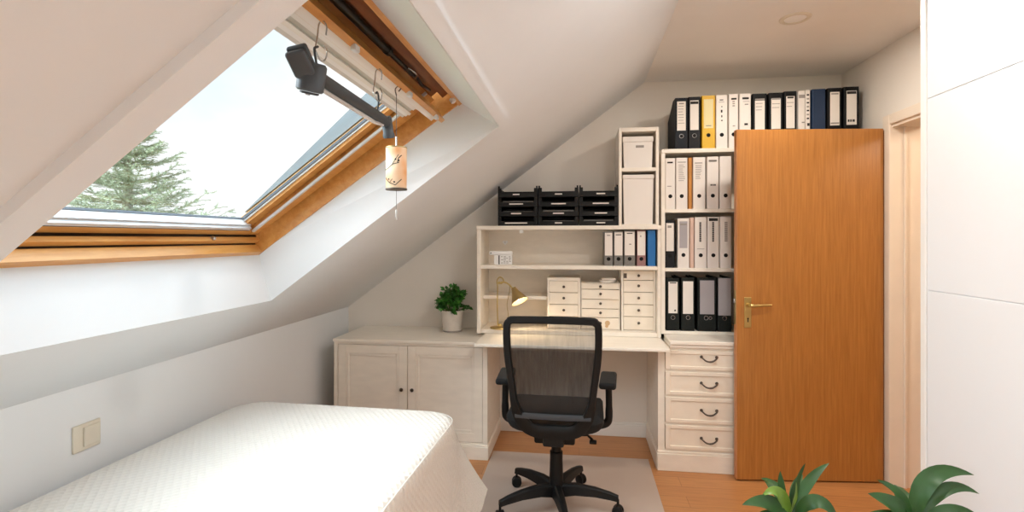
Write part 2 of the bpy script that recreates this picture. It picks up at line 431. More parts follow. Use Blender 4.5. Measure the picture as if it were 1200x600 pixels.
# outer frame: bottom, top rim, near side, back side (slightly raked like the reveal)
sbox(b, .495, .522, .80, 2.20, .186, .33)
sbox(b, .522, .545, .80, 2.20, .233, .33)
sbox(b, 1.632, 1.655, .80, 2.26, .18, .33)
sbox(b, .522, 1.632, .80, .84, .19, .33)
vs = [S(.50, 2.160, .186), S(1.655, 2.235, .186), S(1.655, 2.30, .186), S(.50, 2.30, .186), S(.50, 2.165, .33), S(1.655, 2.235, .33), S(1.655, 2.30, .33), S(.50, 2.30, .33)]
b.mesh(vs, [[0, 1, 2, 3], [4, 7, 6, 5], [0, 4, 5, 1], [1, 5, 6, 2], [2, 6, 7, 3], [3, 7, 4, 0]], False)
win = struct(b.build('window_1', 'pine'))
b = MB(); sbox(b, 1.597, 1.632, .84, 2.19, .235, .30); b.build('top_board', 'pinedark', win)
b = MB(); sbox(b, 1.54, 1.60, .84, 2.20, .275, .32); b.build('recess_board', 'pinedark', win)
b = MB(); sbox(b, 1.629, 1.6325, .86, 2.12, .205, .24); b.build('seal_strip', 'rod', win)
# sash
b = MB()
sbox(b, .548, .578, .84, 2.16, .262, .32)
vs = [S(.56, 2.095, .258), S(1.56, 2.115, .258), S(1.56, 2.21, .258), S(.56, 2.155, .258), S(.56, 2.095, .30), S(1.56, 2.115, .30), S(1.56, 2.21, .30), S(.56, 2.155, .30)]
b.mesh(vs, [[0, 1, 2, 3], [4, 7, 6, 5], [0, 4, 5, 1], [1, 5, 6, 2], [2, 6, 7, 3], [3, 7, 4, 0]], False)
sbox(b, .578, 1.56, 2.044, 2.095, .282, .32)
sbox(b, .548, 1.56, .84, .93, .262, .32)
sbox(b, 1.500, 1.56, .84, 2.19, .27, .32)
b.build('sash', 'pine', win)
b = MB(); sbox(b, 1.527, 1.547, .84, 2.19, .15, .215); b.build('top_rail', 'pine', win)
b = MB(); sbox(b, 1.500, 1.526, .84, 2.155, .172, .215); b.build('white_rail', 'white', win)
# grey glazing profiles and white beads
b = MB()
sbox(b, .578, .594, .93, 2.07, .262, .275); sbox(b, .590, .602, .93, 2.07, .275, .31)
sbox(b, .58, 1.56, 2.083, 2.097, .252, .262)
sbox(b, .60, 1.50, 2.036, 2.056, .294, .302)
b.build('glazing_profile', 'alu', win)
b = MB(); sbox(b, .578, .5795, .93, 2.07, .2605, .263); sbox(b, .602, .604, .93, 2.04, .303, .312); sbox(b, .602, 1.45, 2.031, 2.036, .301, .312); b.build('gasket', 'gasket', win)
b = MB(); sbox(b, .5445, .5472, .84, 2.15, .252, .2625); sbox(b, .5215, .5238, .84, 2.15, .2265, .2335); b.build('bottom_shade_lines', 'rod', win)  # black strips drawn as the shaded gaps along the bottom frame
b = MB(); sbox(b, .595, 1.50, .93, 2.05, .306, .312); b.build('pane', 'glass', win)
b = MB(); vs = [S(.62, 2.05, .33), S(1.55, 2.05, .33), S(1.55, 2.05, .42), S(.62, 2.05, .331), S(.62, 2.3, .33), S(1.55, 2.3, .33), S(1.55, 2.3, .42), S(.62, 2.3, .331)]
b.mesh(vs, [[0, 1, 2, 3], [4, 7, 6, 5], [0, 4, 5, 1], [1, 5, 6, 2], [2, 6, 7, 3], [3, 7, 4, 0]], False); b.build('flashing', 'lead', win)
# pleated blind drawn up at the head of the window
bl = MB(); sbox(bl, 1.495, 1.515, .90, 2.09, .21, .29); bld = bl.build('blind', 'white', win)
for k in range(6):
    s_ = MB(); t = 1.418 + k * .0135; sbox(s_, t, t + .0125, .90, 2.075, .232 - (k % 3) * .006, .28); s_.build('blind_slat', ('blind', 'white', 'trim')[k % 3], bld)
b = MB(); sbox(b, 1.445, 1.455, 2.0, 2.04, .222, .236); b.build('blind_clip', 'rod', win)
# black actuator rod in the head recess
b = MB(); b.tube([S(1.578, .85, .225), S(1.578, 1.55, .225)], .0135, 12); b.tube([S(1.578, 1.55, .225), S(1.578, 1.575, .225)], .015, 12); b.tube([S(1.578, 1.575, .225), S(1.578, 1.80, .225)], .008, 12)
b.tube([S(1.578, 1.80, .225), S(1.582, 1.86, .228), S(1.574, 1.93, .228), S(1.58, 2.05, .24)], .006, 10); b.build('black_rod', 'rod', win)
b = MB(); b.tube(cr([S(1.585, 1.72, .215), S(1.592, 1.76, .205), S(1.59, 1.80, .21), S(1.58, 1.82, .215)]), .0035, 8); b.build('rod_hook', 'steel', win)
for y in (1.30, 1.74, 2.08):
    b = MB(); c = S(1.535, y, .147); b.box(c.x - .008, c.x + .008, y - .014, y + .014, c.z - .012, c.z + .006, .003); b.build('rail_clip', 'alu', win)
b = MB(); c = S(.548, 1.86, .245); b.lathe([(.008, 0), (.008, .012), (.004, .016)], 12, c, U * .6 - NO * .8); b.build('screw_cap', 'steel', win)
b = MB(); c = S(1.628, 2.13, .185); b.lathe([(.012, 0), (.012, .018), (.006, .022)], 12, c, -NO); b.build('latch_knob', 'alu', win)

# ------------------------------------------------------------------ things hung from the skylight rail
RX, RZ = -.6, 1.905
def shook(y, ztop, zbot, tilt, label, small=False):
    o = thing('s_hook', label, 'hook', (RX, y, zbot), 'wire hooks on the skylight rail'); r = .0019
    m = MB(); h = ztop - zbot
    pts = [(RX + .010, y + .002, ztop - .03), (RX + .012, y, ztop - .010), (RX + .004, y, ztop + .003), (RX - .006, y - .001, ztop - .004),
           (RX - .006, y - .008 * tilt, ztop - h * .4), (RX - .004, y - .020 * tilt, ztop - h * .75), (RX, y - .020 * tilt, zbot + .012), (RX + .002, y - .008 * tilt, zbot),
           (RX + .004, y + .008 * tilt, zbot + .008), (RX + .005, y + .014 * tilt, zbot + .03), (RX + .004, y + .004 * tilt, zbot + .042)]
    m.tube(cr(pts), r, 8); m.build('wire', 'steel', o)
shook(1.135, 1.908, 1.815, 1.1, 'steel wire hook holding the thick hub end of the grey arm')
shook(1.475, 1.907, 1.812, 1.3, 'steel wire hook holding the slim end of the grey arm near the chime')
arm = thing('jointed_arm', 'dark grey jointed tubular arm hanging level on hooks under the skylight', 'arm', (RX, 1.1, 1.74))
m = MB(); m.tube([(RX, 1.10, 1.772), (RX, 1.16, 1.772), (RX, 1.49, 1.766), (RX, 1.535, 1.764)], [.0175, .0165, .0165, .0165], 16)
m.build('tube', 'armgrey', arm)
m = MB(); m.lathe([(.0, -.030), (.026, -.030), (.030, -.026), (.0305, .028), (.026, .034), (0, .034)], 28, (RX, 1.088, 1.762), V((.25, -.18, 1)))
hub = m.build('hub', 'armgrey', arm)
m = MB(); m.lathe([(.0, 0), (.021, 0), (.021, .003), (.017, .005), (0, .005)], 24, (RX - .0075, 1.0935, 1.7325), V((-.25, .18, -1))); m.build('hub_cap', 'armdark', hub)
m = MB(); m.lathe([(.0, 0), (.006, 0), (.006, .003), (0, .003)], 14, (RX - .012, 1.092, 1.7285), V((-.25, .18, -1))); m.build('hub_screw', 'steel', hub)
mt = Matrix.Translation((RX - .004, 1.055, 1.788)) @ Euler((math.radians(38), math.radians(-10), 0)).to_matrix().to_4x4()
m = MB(); m.box(-.025, .022, -.016, .0, -.03, .028, .007, 3, mt); m.box(-.025, .022, .003, .017, -.028, .034, .006, 3, mt); m.build('clevis', 'armgrey', arm)
m = MB(); m.lathe([(.0, .03), (.013, .03), (.0165, .024), (.0165, -.022), (.0185, -.026), (.0185, -.036), (0, -.036)], 20, (RX, 1.552, 1.755), V((0, -.42, 1))); m.build('end_socket', 'armgrey', arm)
m = MB(); m.tube([(RX, 1.125, 1.752), (RX, 1.16, 1.749), (RX, 1.45, 1.744), (RX, 1.51, 1.75)], .0055, 8); m.build('cable_cover', 'alu', arm)
m = MB(); m.tube(cr([(RX + .003, 1.112, 1.842), (RX + .002, 1.098, 1.833), (RX, 1.105, 1.818), (RX, 1.112, 1.80), (RX, 1.118, 1.787)]), .0028, 8); m.build('hang_loop', 'armdark', arm)
m = MB(); m.tube(cr([(RX + .003, 1.452, 1.83), (RX + .003, 1.462, 1.836), (RX + .002, 1.474, 1.826), (RX, 1.478, 1.805), (RX, 1.468, 1.782)]), .0028, 8); m.build('hang_loop', 'armdark', arm)
# wind chime
CX, CY = -.615, 1.672
ch = thing('wind_chime', 'beige painted cylinder wind chime with a branch pattern, hanging by the skylight', 'wind chime', (CX, CY, 1.45))
m = MB(); m.tube(cr([(CX + .012, CY - .01, 1.896), (CX + .016, CY - .002, 1.908), (CX + .006, CY, 1.916), (CX - .004, CY, 1.906), (CX, CY, 1.885)]), .002, 8); m.tube([(CX, CY, 1.887), (CX, CY, 1.71)], .0013, 6); m.build('cord', 'cord', ch)
m = MB(); m.tube([(CX, CY, 1.745), (CX, CY, 1.708)], .0035, 8); m.build('top_pin', 'steel', ch)
m = MB(); m.lathe([(.0, .0), (.0325, 0), (.0345, .003), (.035, .07), (.035, .138), (.033, .141), (0, .141)], 32, (CX, CY, 1.568)); cy_ = m.build('cylinder', 'bamboo', ch)
m = MB(); m.lathe([(.0, 0), (.036, 0), (.0362, .004), (.036, .0055), (0, .0055)], 32, (CX, CY, 1.564)); m.build('bottom_rim', 'pewter', ch)
m = MB(); m.lathe([(.0355, 0), (.0358, .002), (.0355, .004)], 32, (CX, CY, 1.705), closed=True); m.build('top_rim', 'oldbrass', ch)
m = MB()
def on_cyl(a, z): return (CX + .0352 * math.sin(a), CY - .0352 * math.cos(a), 1.568 + z)
def cpath(l, r):
    pts = []
    for i in range(len(l) - 1):
        for k in range(5):
            t = k / 5; pts.append(on_cyl(l[i][0] * (1 - t) + l[i + 1][0] * t, l[i][1] * (1 - t) + l[i + 1][1] * t))
    pts.append(on_cyl(*l[-1])); m.tube(pts, r, 5)
a0 = -.35
cpath([(a0 - .75, .062), (a0 - .2, .066), (a0 + .4, .08), (a0 + .95, .085)], .0011)
cpath([(a0 + .3, .078), (a0 + .6, .095), (a0 + .9, .112)], .0009)
cpath([(a0 + .8, .084), (a0 + .9, .10), (a0 + 1.2, .11)], .0016)
cpath([(a0 - .6, .036), (a0, .018), (a0 + .6, .010), (a0 + 1.2, .03)], .0013)
cpath([(a0 + .0, .018), (a0 + .3, .03)], .0009)
for a, z in ((a0 - .75, .063), (a0 + .62, .096), (a0 + .92, .092), (a0 + .5, .02), (a0 - .1, .03)):
    m.lathe([(0, 0), (.003, .0002), (.0022, .001), (0, .0012)], 8, on_cyl(a, z), V((math.sin(a), -math.cos(a), 0)))
m.build('branch_painting', 'print', cy_)
m = MB(); m.tube([(CX, CY, 1.566), (CX, CY, 1.50)], .0009, 6); m.build('clapper_cord', 'cord', ch)
m = MB(); m.lathe([(0, -.0008), (.018, -.0008), (.018, .0008), (0, .0008)], 24, (CX, CY, 1.480), V((.9, .15, 0))); m.build('clapper', 'shell', ch)

# ------------------------------------------------------------------ light switch, ceiling downlight
sw = thing('light_switch', 'ivory light switch plate on the low wall above the bed', 'light switch', (XL, 1.607, .70))
m = MB(); m.box(XL, XL + .009, 1.556, 1.658, .652, .746, .003); m.build('plate', 'switch', sw)
m = MB(); mt = Matrix.Translation((XL + .009, 1.62, .70)) @ Matrix.Rotation(.05, 4, 'Z'); m.box(-.002, .006, -.03, .03, -.034, .034, .002, 2, mt); m.build('rocker', 'switch', sw)
DLX = (1.07, .72, .72, .72, .72); DLY = (2.72, 1.55, .45, -.65, -1.7)  # only the first is in view; the rest are added to light the room
for k, y in enumerate(DLY):
    lb = ('round white recessed downlight in the flat ceiling near the bookcase', 'added unseen ceiling downlight between the bed and the wardrobe', 'added unseen ceiling downlight just ahead of the camera', 'added unseen ceiling downlight behind the camera', 'added unseen ceiling downlight by the added rear window')[k]
    dl = thing('recessed_downlight', lb, 'ceiling light', (DLX[k], y, ZC), 'downlights in the flat ceiling')
    m = MB(); m.lathe([(.05, -.0), (.052, -.006), (.066, -.007), (.072, -.003), (.073, 0)], 36, (DLX[k], y, ZC), closed=True); m.build('ring', 'switch', dl)
    m = MB(); m.lathe([(0, -.003), (.045, -.004), (.051, -.002), (.051, 0)], 32, (DLX[k], y, ZC)); m.build('lens', 'white', dl)

# ------------------------------------------------------------------ low cabinet on the left
YF = 3.19
cab = thing('low_cabinet', 'low cream cabinet with two panelled doors between bed and desk', 'cabinet', (-1.09, 3.44, 0))
m = MB(); m.box(-1.60, -1.575, YF, YB - .003, .09, .722); m.box(-.605, -.575, YF, YB - .003, .09, .722); m.box(-1.575, -.605, YB - .015, YB - .003, .09, .722); m.box(-1.575, -.605, YF + .02, YB - .015, .09, .11); m.box(-1.575, -.605, YF, YF + .02, .09, .103)
m.box(-1.575, -.605, YF, YF + .02, .708, .722); m.build('carcass', 'cream', cab)
m = MB(); m.box(-1.605, -.57, YF - .008, YB - .001, .722, .742, .003); m.box(-1.60, -.58, YB - .018, YB - .002, .7418, .7421, 0); m.build('top', 'creamtop', cab)
m = MB(); m.box(-1.60, -.568, YF - .014, YF + .004, 0, .082, .003); m.box(-1.60, -.57, YF - .01, YF + .004, .082, .092, .003); m.box(-.584, -.566, YF + .004, YB - .003, 0, .082, .003); m.box(-.584, -.568, YF + .004, YB - .003, .082, .092, .003); m.build('plinth', 'cream', cab)
def panel_door(m, x0, x1, z0, z1, y, st, th=.018):
    # framed door: stiles, rails, a stepped moulding and a recessed panel
    m.box(x0, x0 + st, y, y + th, z0, z1, .002, 1); m.box(x1 - st, x1, y, y + th, z0, z1, .002, 1)
    m.box(x0 + st, x1 - st, y, y + th, z0, z0 + st, .002, 1); m.box(x0 + st, x1 - st, y, y + th, z1 - st, z1, .002, 1)
    a, c, e, g = x0 + st, x1 - st, z0 + st, z1 - st; q = min(.02, st * .35)
    for (xa, xb, za, zb) in ((a, a + q, e, g), (c - q, c, e, g), (a + q, c - q, e, e + q), (a + q, c - q, g - q, g)):
        m.box(xa, xb, y + .004, y + th, za, zb, .0035, 2)
    m.box(a + q, c - q, y + .009, y + th, e + q, g - q)
for x0, x1, kx in ((-1.572, -1.102, -1.135), (-1.098, -.607, -1.064)):
    m = MB(); panel_door(m, x0, x1, .106, .705, YF, .055); d = m.build('door', 'cream', cab)
    m = MB(); m.lathe([(.004, 0), (.004, .010), (.011, .014), (.012, .020), (.008, .026), (0, .027)], 18, (kx, YF, .426), V((0, -1, 0))); m.build('knob', 'pewter', d)

# ------------------------------------------------------------------ chest of drawers on the right
chx0, chx1 = .474, 1.06
cs = thing('chest_of_drawers', 'cream four-drawer chest with curved pulls beside the open door', 'chest of drawers', (.77, 3.44, 0))
m = MB(); m.box(chx0, .512, YF, YB - .003, .0, .742); m.box(1.03, chx1, YF, YB - .003, 0, .742); m.box(.512, 1.03, YF + .012, YB - .003, .1, .742); m.box(.512, 1.03, YF, YF + .012, .118, .129); 
for z in (.284, .451, .604, .734): m.box(.512, 1.03, YF + .001, YF + .012, z - .006, z + .006)
m.build('carcass', 'cream', cs)
m = MB(); m.box(chx0 - .006, chx1, YF - .014, YF + .002, 0, .104, .003); m.box(chx0 - .004, chx1, YF - .009, YF + .002, .104, .118, .003); m.box(chx0 - .010, chx0, YF + .002, YB - .02, 0, .104, .003); m.box(chx0 - .006, chx0, YF + .002, YB - .02, .104, .118, .002); m.build('plinth', 'cream', cs)
m = MB(); m.box(.542, chx1, YF - .022, YF + .21, .762, .786, .004); m.box(.54, chx1, YF - .012, YF + .21, .742, .762, .003); m.build('counter_top', 'creamtop', cs)
for z0, z1, hz in ((.611, .727, .688), (.458, .597, .532), (.291, .444, .369), (.131, .277, .202)):
    m = MB(); x0, x1 = .516, 1.026; m.box(x0, x1, YF - .002, YF + .012, z0, z1, .002, 1)
    for (xa, xb, za, zb) in ((x0, x0 + .028, z0, z1), (x1 - .028, x1, z0, z1), (x0 + .028, x1 - .028, z0, z0 + .022), (x0 + .028, x1 - .028, z1 - .022, z1)):
        m.box(xa, xb, YF - .009, YF, za, zb, .003, 2)
    d = m.build('drawer', 'creamdrawer', cs)
    m = MB(); c = .768
    m.tube(cr([(c - .044, YF - .008, hz + .004), (c - .041, YF - .026, hz), (c - .022, YF - .030, hz - .015), (c, YF - .031, hz - .020), (c + .022, YF - .030, hz - .015), (c + .041, YF - .026, hz), (c + .044, YF - .008, hz + .004)]), [.0045] * 12 + [.005] * 6 + [.0058] * 6 + [.005] * 12 + [.0045], 8)
    for s_ in (-1, 1): m.lathe([(0, .006), (.006, .006), (.009, .003), (.009, 0)], 14, (c + s_ * .044, YF - .0085, hz + .004), V((0, -1, 0)))
    m.build('handle', 'pewter', d)

# ------------------------------------------------------------------ desk top and hutch
dk = MB(); dk.box(-.632, .5205, 3.045, YB - .003, .7425, .7615, .004); tag(dk.build('desk_board', 'creamtop', None, (-.05, 3.37, .7425)), 'long cream desk board spanning between low cabinet and drawer chest', 'desk')
YH = 3.38
hu = thing('desk_hutch', 'cream open desk hutch with shelves standing on the desk board', 'shelf unit', (-.08, 3.54, .762))
for x0, x1 in ((-.682, -.655), (.500, .521)):
    m = MB(); m.box(x0, x1, YH, YB - .003, .762, 1.458, .002, 1); m.build('side_panel', 'cream', hu)
m = MB(); m.box(-.684, .5215, YH - .004, YB - .003, 1.458, 1.484, .003); m.build('top_board', 'creamtop', hu)
m = MB(); m.box(-.655, .500, YH + .004, YB - .012, 1.196, 1.221, .002, 1); m.build('shelf', 'creamtop', hu)
m = MB(); m.box(-.655, -.215, 3.47, YB - .012, .984, 1.008, .002, 1); m.build('shelf', 'creamtop', hu)
m = MB(); m.box(-.655, .500, YH + .006, YB - .012, .762, .790, .004, 3); m.build('base_board', 'creamtop', hu)
m = MB(); m.box(-.655, .500, YB - .012, YB - .003, .762, 1.458); m.build('back_panel', 'cream', hu)
m = MB(); m.box(-.395, -.37, YH + .012, YH + .03, 1.436, 1.458, .002); m.build('magnetic_catch', 'white', hu)
tw = thing('cubby_tower', 'narrow white two-compartment cubby standing on the hutch top', 'shelf unit', (.38, 3.54, 1.484))
for x0, x1 in ((.255, .274), (.489, .508)):
    m = MB(); m.box(x0, x1, YH, YB - .003, 1.4845, 2.116, .0015, 1); m.build('side_panel', 'cream', tw)
m = MB(); m.box(.274, .489, YH, YB - .003, 2.09, 2.116, .0015, 1); m.build('top_board', 'cream', tw)
m = MB(); m.box(.274, .489, YH + .002, YB - .01, 1.834, 1.857, .0015, 1); m.build('shelf', 'cream', tw)
m = MB(); m.box(.274, .489, YB - .010, YB - .003, 1.4845, 2.09); m.build('back_panel', 'cream', tw)
m = MB(); m.box(.274, .489, YH + .002, YB - .01, 1.4845, 1.492, .001, 1); m.build('base_board', 'cream', tw)
def store_box(x0, x1, z0, z1, lid, slot, label):
    o = thing('storage_box', label, 'box', ((x0 + x1) / 2, 3.54, z0), 'white lidded boxes in the cubby tower')
    m = MB(); y0, y1 = YH + .02, YB - .03
    m.prism([(x0 + .010, z0), (x1 - .010, z0), (x1 - .004, z1 - lid), (x0 + .004, z1 - lid)], 1, y0 + .004, y1)
    m.build('body', 'whiteboard', o)
    m = MB(); m.box(x0, x1, y0 - .002, y1 + .003, z1 - lid, z1, .003); m.build('lid', 'whiteboard', o)
    if slot:
        m = MB(); xc = (x0 + x1) / 2 + .012; zz = z1 - lid - .028; m.box(xc - .026, xc + .026, y0 + .0015, y0 + .006, zz - .010, zz + .006, .002); m.build('label_holder', 'greyprint', o)
store_box(.281, .477, 1.8575, 2.062, .035, True, 'small white lidded box with grey label holder, upper cubby compartment')
store_box(.281, .482, 1.4925, 1.814, .026, False, 'tall plain white lidded box in the lower cubby compartment')

# bookcase
bk = thing('bookcase', 'cream binder bookcase beside the hutch, half hidden by the open door', 'bookcase', (1.13, 3.54, 0))
XB0, XBM, XB1 = .5225, 1.07, 1.735
m = MB(); m.box(XB0, XB0 + .024, YH, YB - .003, .787, 1.946, .0015, 1); m.build('side_panel', 'cream', bk)
m = MB(); m.box(XB1 - .024, XB1, YH, YB - .018, 0, 1.946, .0015, 1); m.build('side_panel', 'cream', bk)
m = MB(); m.box(XBM, XBM + .024, YH, YB - .003, 0, 1.946, .0015, 1); m.build('side_panel', 'cream', bk)
m = MB(); m.box(XB0 + .0015, XB1, YH - .002, YB - .003, 1.946, 1.972, .002, 1); m.build('top_board', 'creamtop', bk)
for z in (1.565, 1.188):
    m = MB(); m.box(XB0 + .024, XBM, YH + .002, YB - .01, z, z + .023, .0015, 1); m.build('shelf', 'creamtop', bk)
    m = MB(); m.box(XBM + .024, XB1 - .024, YH + .002, YB - .01, z, z + .023, .0015, 1); m.build('shelf', 'creamtop', bk)
m = MB(); m.box(XB0 + .024, XBM, YH + .004, YB - .01, .787, .808, .0015, 1); m.build('shelf', 'creamtop', bk)
m = MB(); m.box(XBM + .024, XB1 - .024, YH + .002, YB - .01, .787, .808, .0015, 1); m.build('shelf', 'creamtop', bk)
m = MB(); m.box(XB0 + .024, XB1 - .024, YB - .010, YB - .003, .787, 1.946); m.build('back_panel', 'cream', bk)

# ------------------------------------------------------------------ binders
def binder(x0, x1, z0, h, colm, label, group, ring='hole', lab=None, prints=(), cut=False, yf=YH + .012, depth=.275, lean=0, dark_pages=False, name='ring_binder', cat='binder', rings=1, ringz=.25):
    w = x1 - x0; xc = (x0 + x1) / 2
    o = thing(name, label, cat, (xc, yf, z0), group, local=True)
    hw = w / 2 - .0006; t = .0028; r = min(.006, hw * .45)
    m = MB()
    arc = [(-hw + r - r * math.cos(a), r - r * math.sin(a)) for a in [i * PI / 8 for i in range(5)]]
    outer = arc + [(-x, y) for x, y in reversed(arc)]
    if cut:
        prof = [(0.0, 0), (depth, 0), (depth, h * .70), (depth * .30, h), (0, h)]
        m.prism([(y, z) for y, z in prof], 0, -hw, -hw + t); m.prism([(y, z) for y, z in prof], 0, hw - t, hw)
        m.box(-hw + t, hw - t, 0, t, 0, h); m.box(-hw + t, hw - t, t, depth, 0, t); m.box(-hw + t, hw - t, depth - t, depth, t, h * .70)
    else:
        poly = [(-hw, depth)] + outer + [(hw, depth), (hw - t, depth), (hw - t, r), (-hw + t, r), (-hw + t, depth)]
        m.prism(poly, 2, 0, h)
    def do_print(m):
        for p in prints:
            px0, px1, pz0, pz1 = p[:4]; m.cur = 1 + (p[4] if len(p) > 4 else 0)
            m.box(-hw + px0 * 2 * hw, -hw + px1 * 2 * hw, -.0020, -.0002, h * pz0, h * pz1)
    if not lab: do_print(m)
    m.build('casing', [colm, 'print', 'greyprint'], o)
    m = MB(); pg = h - (.014 if not cut else h * .33); m.box(-hw + t + .002, hw - t - .002, r + .004, depth - .018, t + .002, pg, 0); m.build('pages', 'paper', o)
    if lab:
        lx, lz0, lz1, lm = lab; m = MB(); m.box(-hw + lx, hw - lx, -.0012, .001, h * lz0, h * lz1, .0004, 1); do_print(m); m.build('label_card', [lm, 'print', 'greyprint'], o)
    if ring:
        for k in range(rings):
            cx = 0 if rings == 1 else (-.006 + k * .026)
            rr = .0125 if rings == 1 else (.0125 if k == 0 else .009)
            rr = min(rr, hw * .6)
            m = MB(); m.lathe([(0, 0), (rr, 0), (rr, .0008), (0, .0008)], 20, (cx, 0, h * ringz), V((0, -1, 0))); fo = m.build('finger_hole', 'hole', o)
            if ring == 'metal':
                m = MB(); n = 24; m.tube([(cx + rr * math.cos(2 * PI * i / n), -.0012, h * ringz + rr * math.sin(2 * PI * i / n)) for i in range(n)], .0016, 6, closed=True); m.build('ring', 'steel', fo)
    return o
GT, G1, G2, G3, GS = 'binders standing on top of the bookcase', 'binders on the upper bookcase shelf', 'binders on the middle bookcase shelf', 'binders on the bottom bookcase shelf', 'small binders on the hutch shelf'
ZT = 1.973
LB = (.011, .36, .93, 'label'); LS = (.010, .34, .90, 'label')
def lines(z1, n, step, w0=.22, w1=.78, c=1): return [(w0, w1 - random.random() * .2, z1 - k * step - .010, z1 - k * step, c) for k in range(n)]
binder(.611, .688, ZT, .327, 'navy', 'navy magazine file with slanted back edge, far left on top of the bookcase', GT, 'metal', LB, [(.3, .7, .875, .90, 1)] + lines(.84, 7, .055), cut=True, name='magazine_file', cat='magazine file')
binder(.692, .767, ZT, .331, 'anthracite', 'dark binder with black-headed label left of the yellow binder', GT, 'metal', LB, [(.17, .83, .86, .91, 0)])
binder(.775, .857, ZT, .336, 'yellow', 'bright yellow binder on top of the bookcase', GT, 'hole', (.012, .38, .93, 'yellowlabel'), [(.3, .7, .42, .435, 1)])
binder(.861, .933, ZT, .336, 'whiteboard', 'white binder right of the yellow one, column of black marks on its spine', GT, 'hole', None, [(.32, .62, .90, .915), (.25, .7, .865, .872, 1), (.46, .54, .77, .79), (.42, .55, .67, .72), (.45, .54, .58, .62), (.44, .56, .51, .53)])
binder(.939, .998, ZT, .34, 'whiteboard', 'narrow white binder with four short heading lines, above the door corner', GT, 'hole', None, [(.25, .8, .895, .925), (.38, .62, .85, .87, 1), (.38, .62, .81, .83, 1), (.38, .62, .77, .79, 1), (.4, .65, .40, .415, 1)])
binder(1.003, 1.074, ZT, .34, 'whiteboard', 'white binder with black heading bar and bold mark low on spine', GT, 'hole', None, [(.25, .8, .895, .93), (.3, .85, .85, .857, 1), (.45, .75, .79, .81, 1), (.42, .72, .415, .45)])
binder(1.082, 1.169, ZT, .337, 'blackboard', 'black binder with white label, leftmost of the three together above the door', GT, 'metal', (.014, .33, .87, 'label'), [(.17, .83, .88, .905, 1)] + lines(.82, 3, .06))
binder(1.179, 1.264, ZT, .339, 'blackboard', 'black binder with white label, middle of the three together above the door', GT, 'metal', (.014, .33, .89, 'label'), [(.2, .8, .87, .9, 1)] + lines(.8, 2, .07))
binder(1.269, 1.344, ZT, .345, 'blackboard', 'black binder with white label, beside the two slim white folders', GT, 'metal', (.012, .33, .91, 'label'), [(.25, .75, .87, .90, 0)] + lines(.8, 2, .07))
binder(1.352, 1.394, ZT, .345, 'whiteboard', 'slim pale folder with brown heading, left of the pair above the door', GT, 'hole', None, [(.1, .95, .87, .93, 1), (.5, .9, .42, .44, 1)], name='slim_folder', cat='folder')
binder(1.396, 1.424, ZT, .349, 'whiteboard', 'slim white folder speckled with dark marks, beside the blue binder', GT, None, None, [(.2, .7, .90 - k * .07, .925 - k * .07, k % 2) for k in range(7)] + [(.3, .8, .36, .41)], name='slim_folder', cat='folder')
binder(1.434, 1.513, ZT, .353, 'darkblue', 'plain dark blue binder above the door', GT, None)
binder(1.523, 1.606, ZT, .356, 'blackboard', 'black binder right of the plain dark blue one, tall white label', GT, 'metal', (.014, .35, .93, 'label'), [(.25, .75, .885, .91, 1), (.2, .8, .375, .40, 1)], ringz=.2)
binder(1.616, 1.705, ZT, .36, 'blackboard', 'black binder at the right end against the wall, label with dark heading', GT, 'metal', (.015, .35, .93, 'label'), [(.2, .8, .875, .92, 0), (.25, .36, .40, .44), (.4, .5, .40, .44), (.55, .7, .40, .44)], ringz=.2)
Z1 = 1.589
binder(.549, .612, Z1, .326, 'whiteboard', 'white binder with short black heading, first from left on the upper shelf', G1, 'hole', None, [(.2, .75, .90, .93), (.2, .6, .44, .455, 1)])
binder(.615, .688, Z1, .328, 'whiteboard', 'white binder with grey text block, left of the orange folder', G1, 'hole', None, [(.15, .85, .905, .92, 1)] + lines(.86, 9, .038))
binder(.693, .715, Z1, .327, 'orange', 'thin orange-brown folder between white binders on the upper shelf', G1, None, name='slim_folder', cat='folder')
binder(.720, .798, Z1, .329, 'whiteboard', 'white binder with dense grey text, right of the orange folder', G1, 'hole', None, [(.15, .75, .88, .895, 1)] + lines(.84, 8, .035, .2, .7))
binder(.806, .879, Z1, .331, 'whiteboard', 'white binder with dark heading and three bold characters mid-spine', G1, 'hole', None, [(.15, .8, .90, .94, 1), (.2, .85, .915, .925), (.3, .42, .44, .47), (.47, .57, .44, .47), (.62, .74, .44, .47)])
binder(.884, .957, Z1, .332, 'whiteboard', 'blank white binder next to the door edge on the upper shelf', G1, 'hole')
Z2 = 1.2115
binder(.548, .609, Z2, .305, 'anthracite', 'dark grey binder with narrow white label at the left of the middle shelf', G2, 'hole', (.006, .35, .94, 'label'), [(.25, .65, .84, .89, 1)])
binder(.625, .699, Z2, .317, 'whiteboard', 'white binder with grey-bordered label, left of the pink folder', G2, 'hole', (.012, .40, .94, 'greylabel'), [(.22, .78, .86, .90, 1)], ringz=.26)
binder(.702, .728, Z2, .322, 'pink', 'thin pale pink folder on the middle bookcase shelf', G2, None, name='slim_folder', cat='folder')
VT = lambda a: [(a, a + .16, .88 - k * .028, .902 - k * .028, 0) for k in range(14)]
binder(.731, .806, Z2, .324, 'whiteboard', 'white binder with vertical black lettering, right of the pink folder', G2, 'hole', (.012, .38, .95, 'label'), VT(.38) + [(.2, .8, .37, .38, 1)])
binder(.809, .882, Z2, .325, 'whiteboard', 'white binder with black top band and vertical black lettering', G2, 'hole', (.008, .38, .93, 'label'), [(.12, .88, .92, .975)] + VT(.40))
binder(.886, .957, Z2, .326, 'whiteboard', 'white binder with grey vertical lettering next to the door edge', G2, 'hole', (.010, .38, .94, 'label'), [(a[0], a[1] + .1, a[2], a[3], 1) for a in VT(.38)])
Z3 = .8085
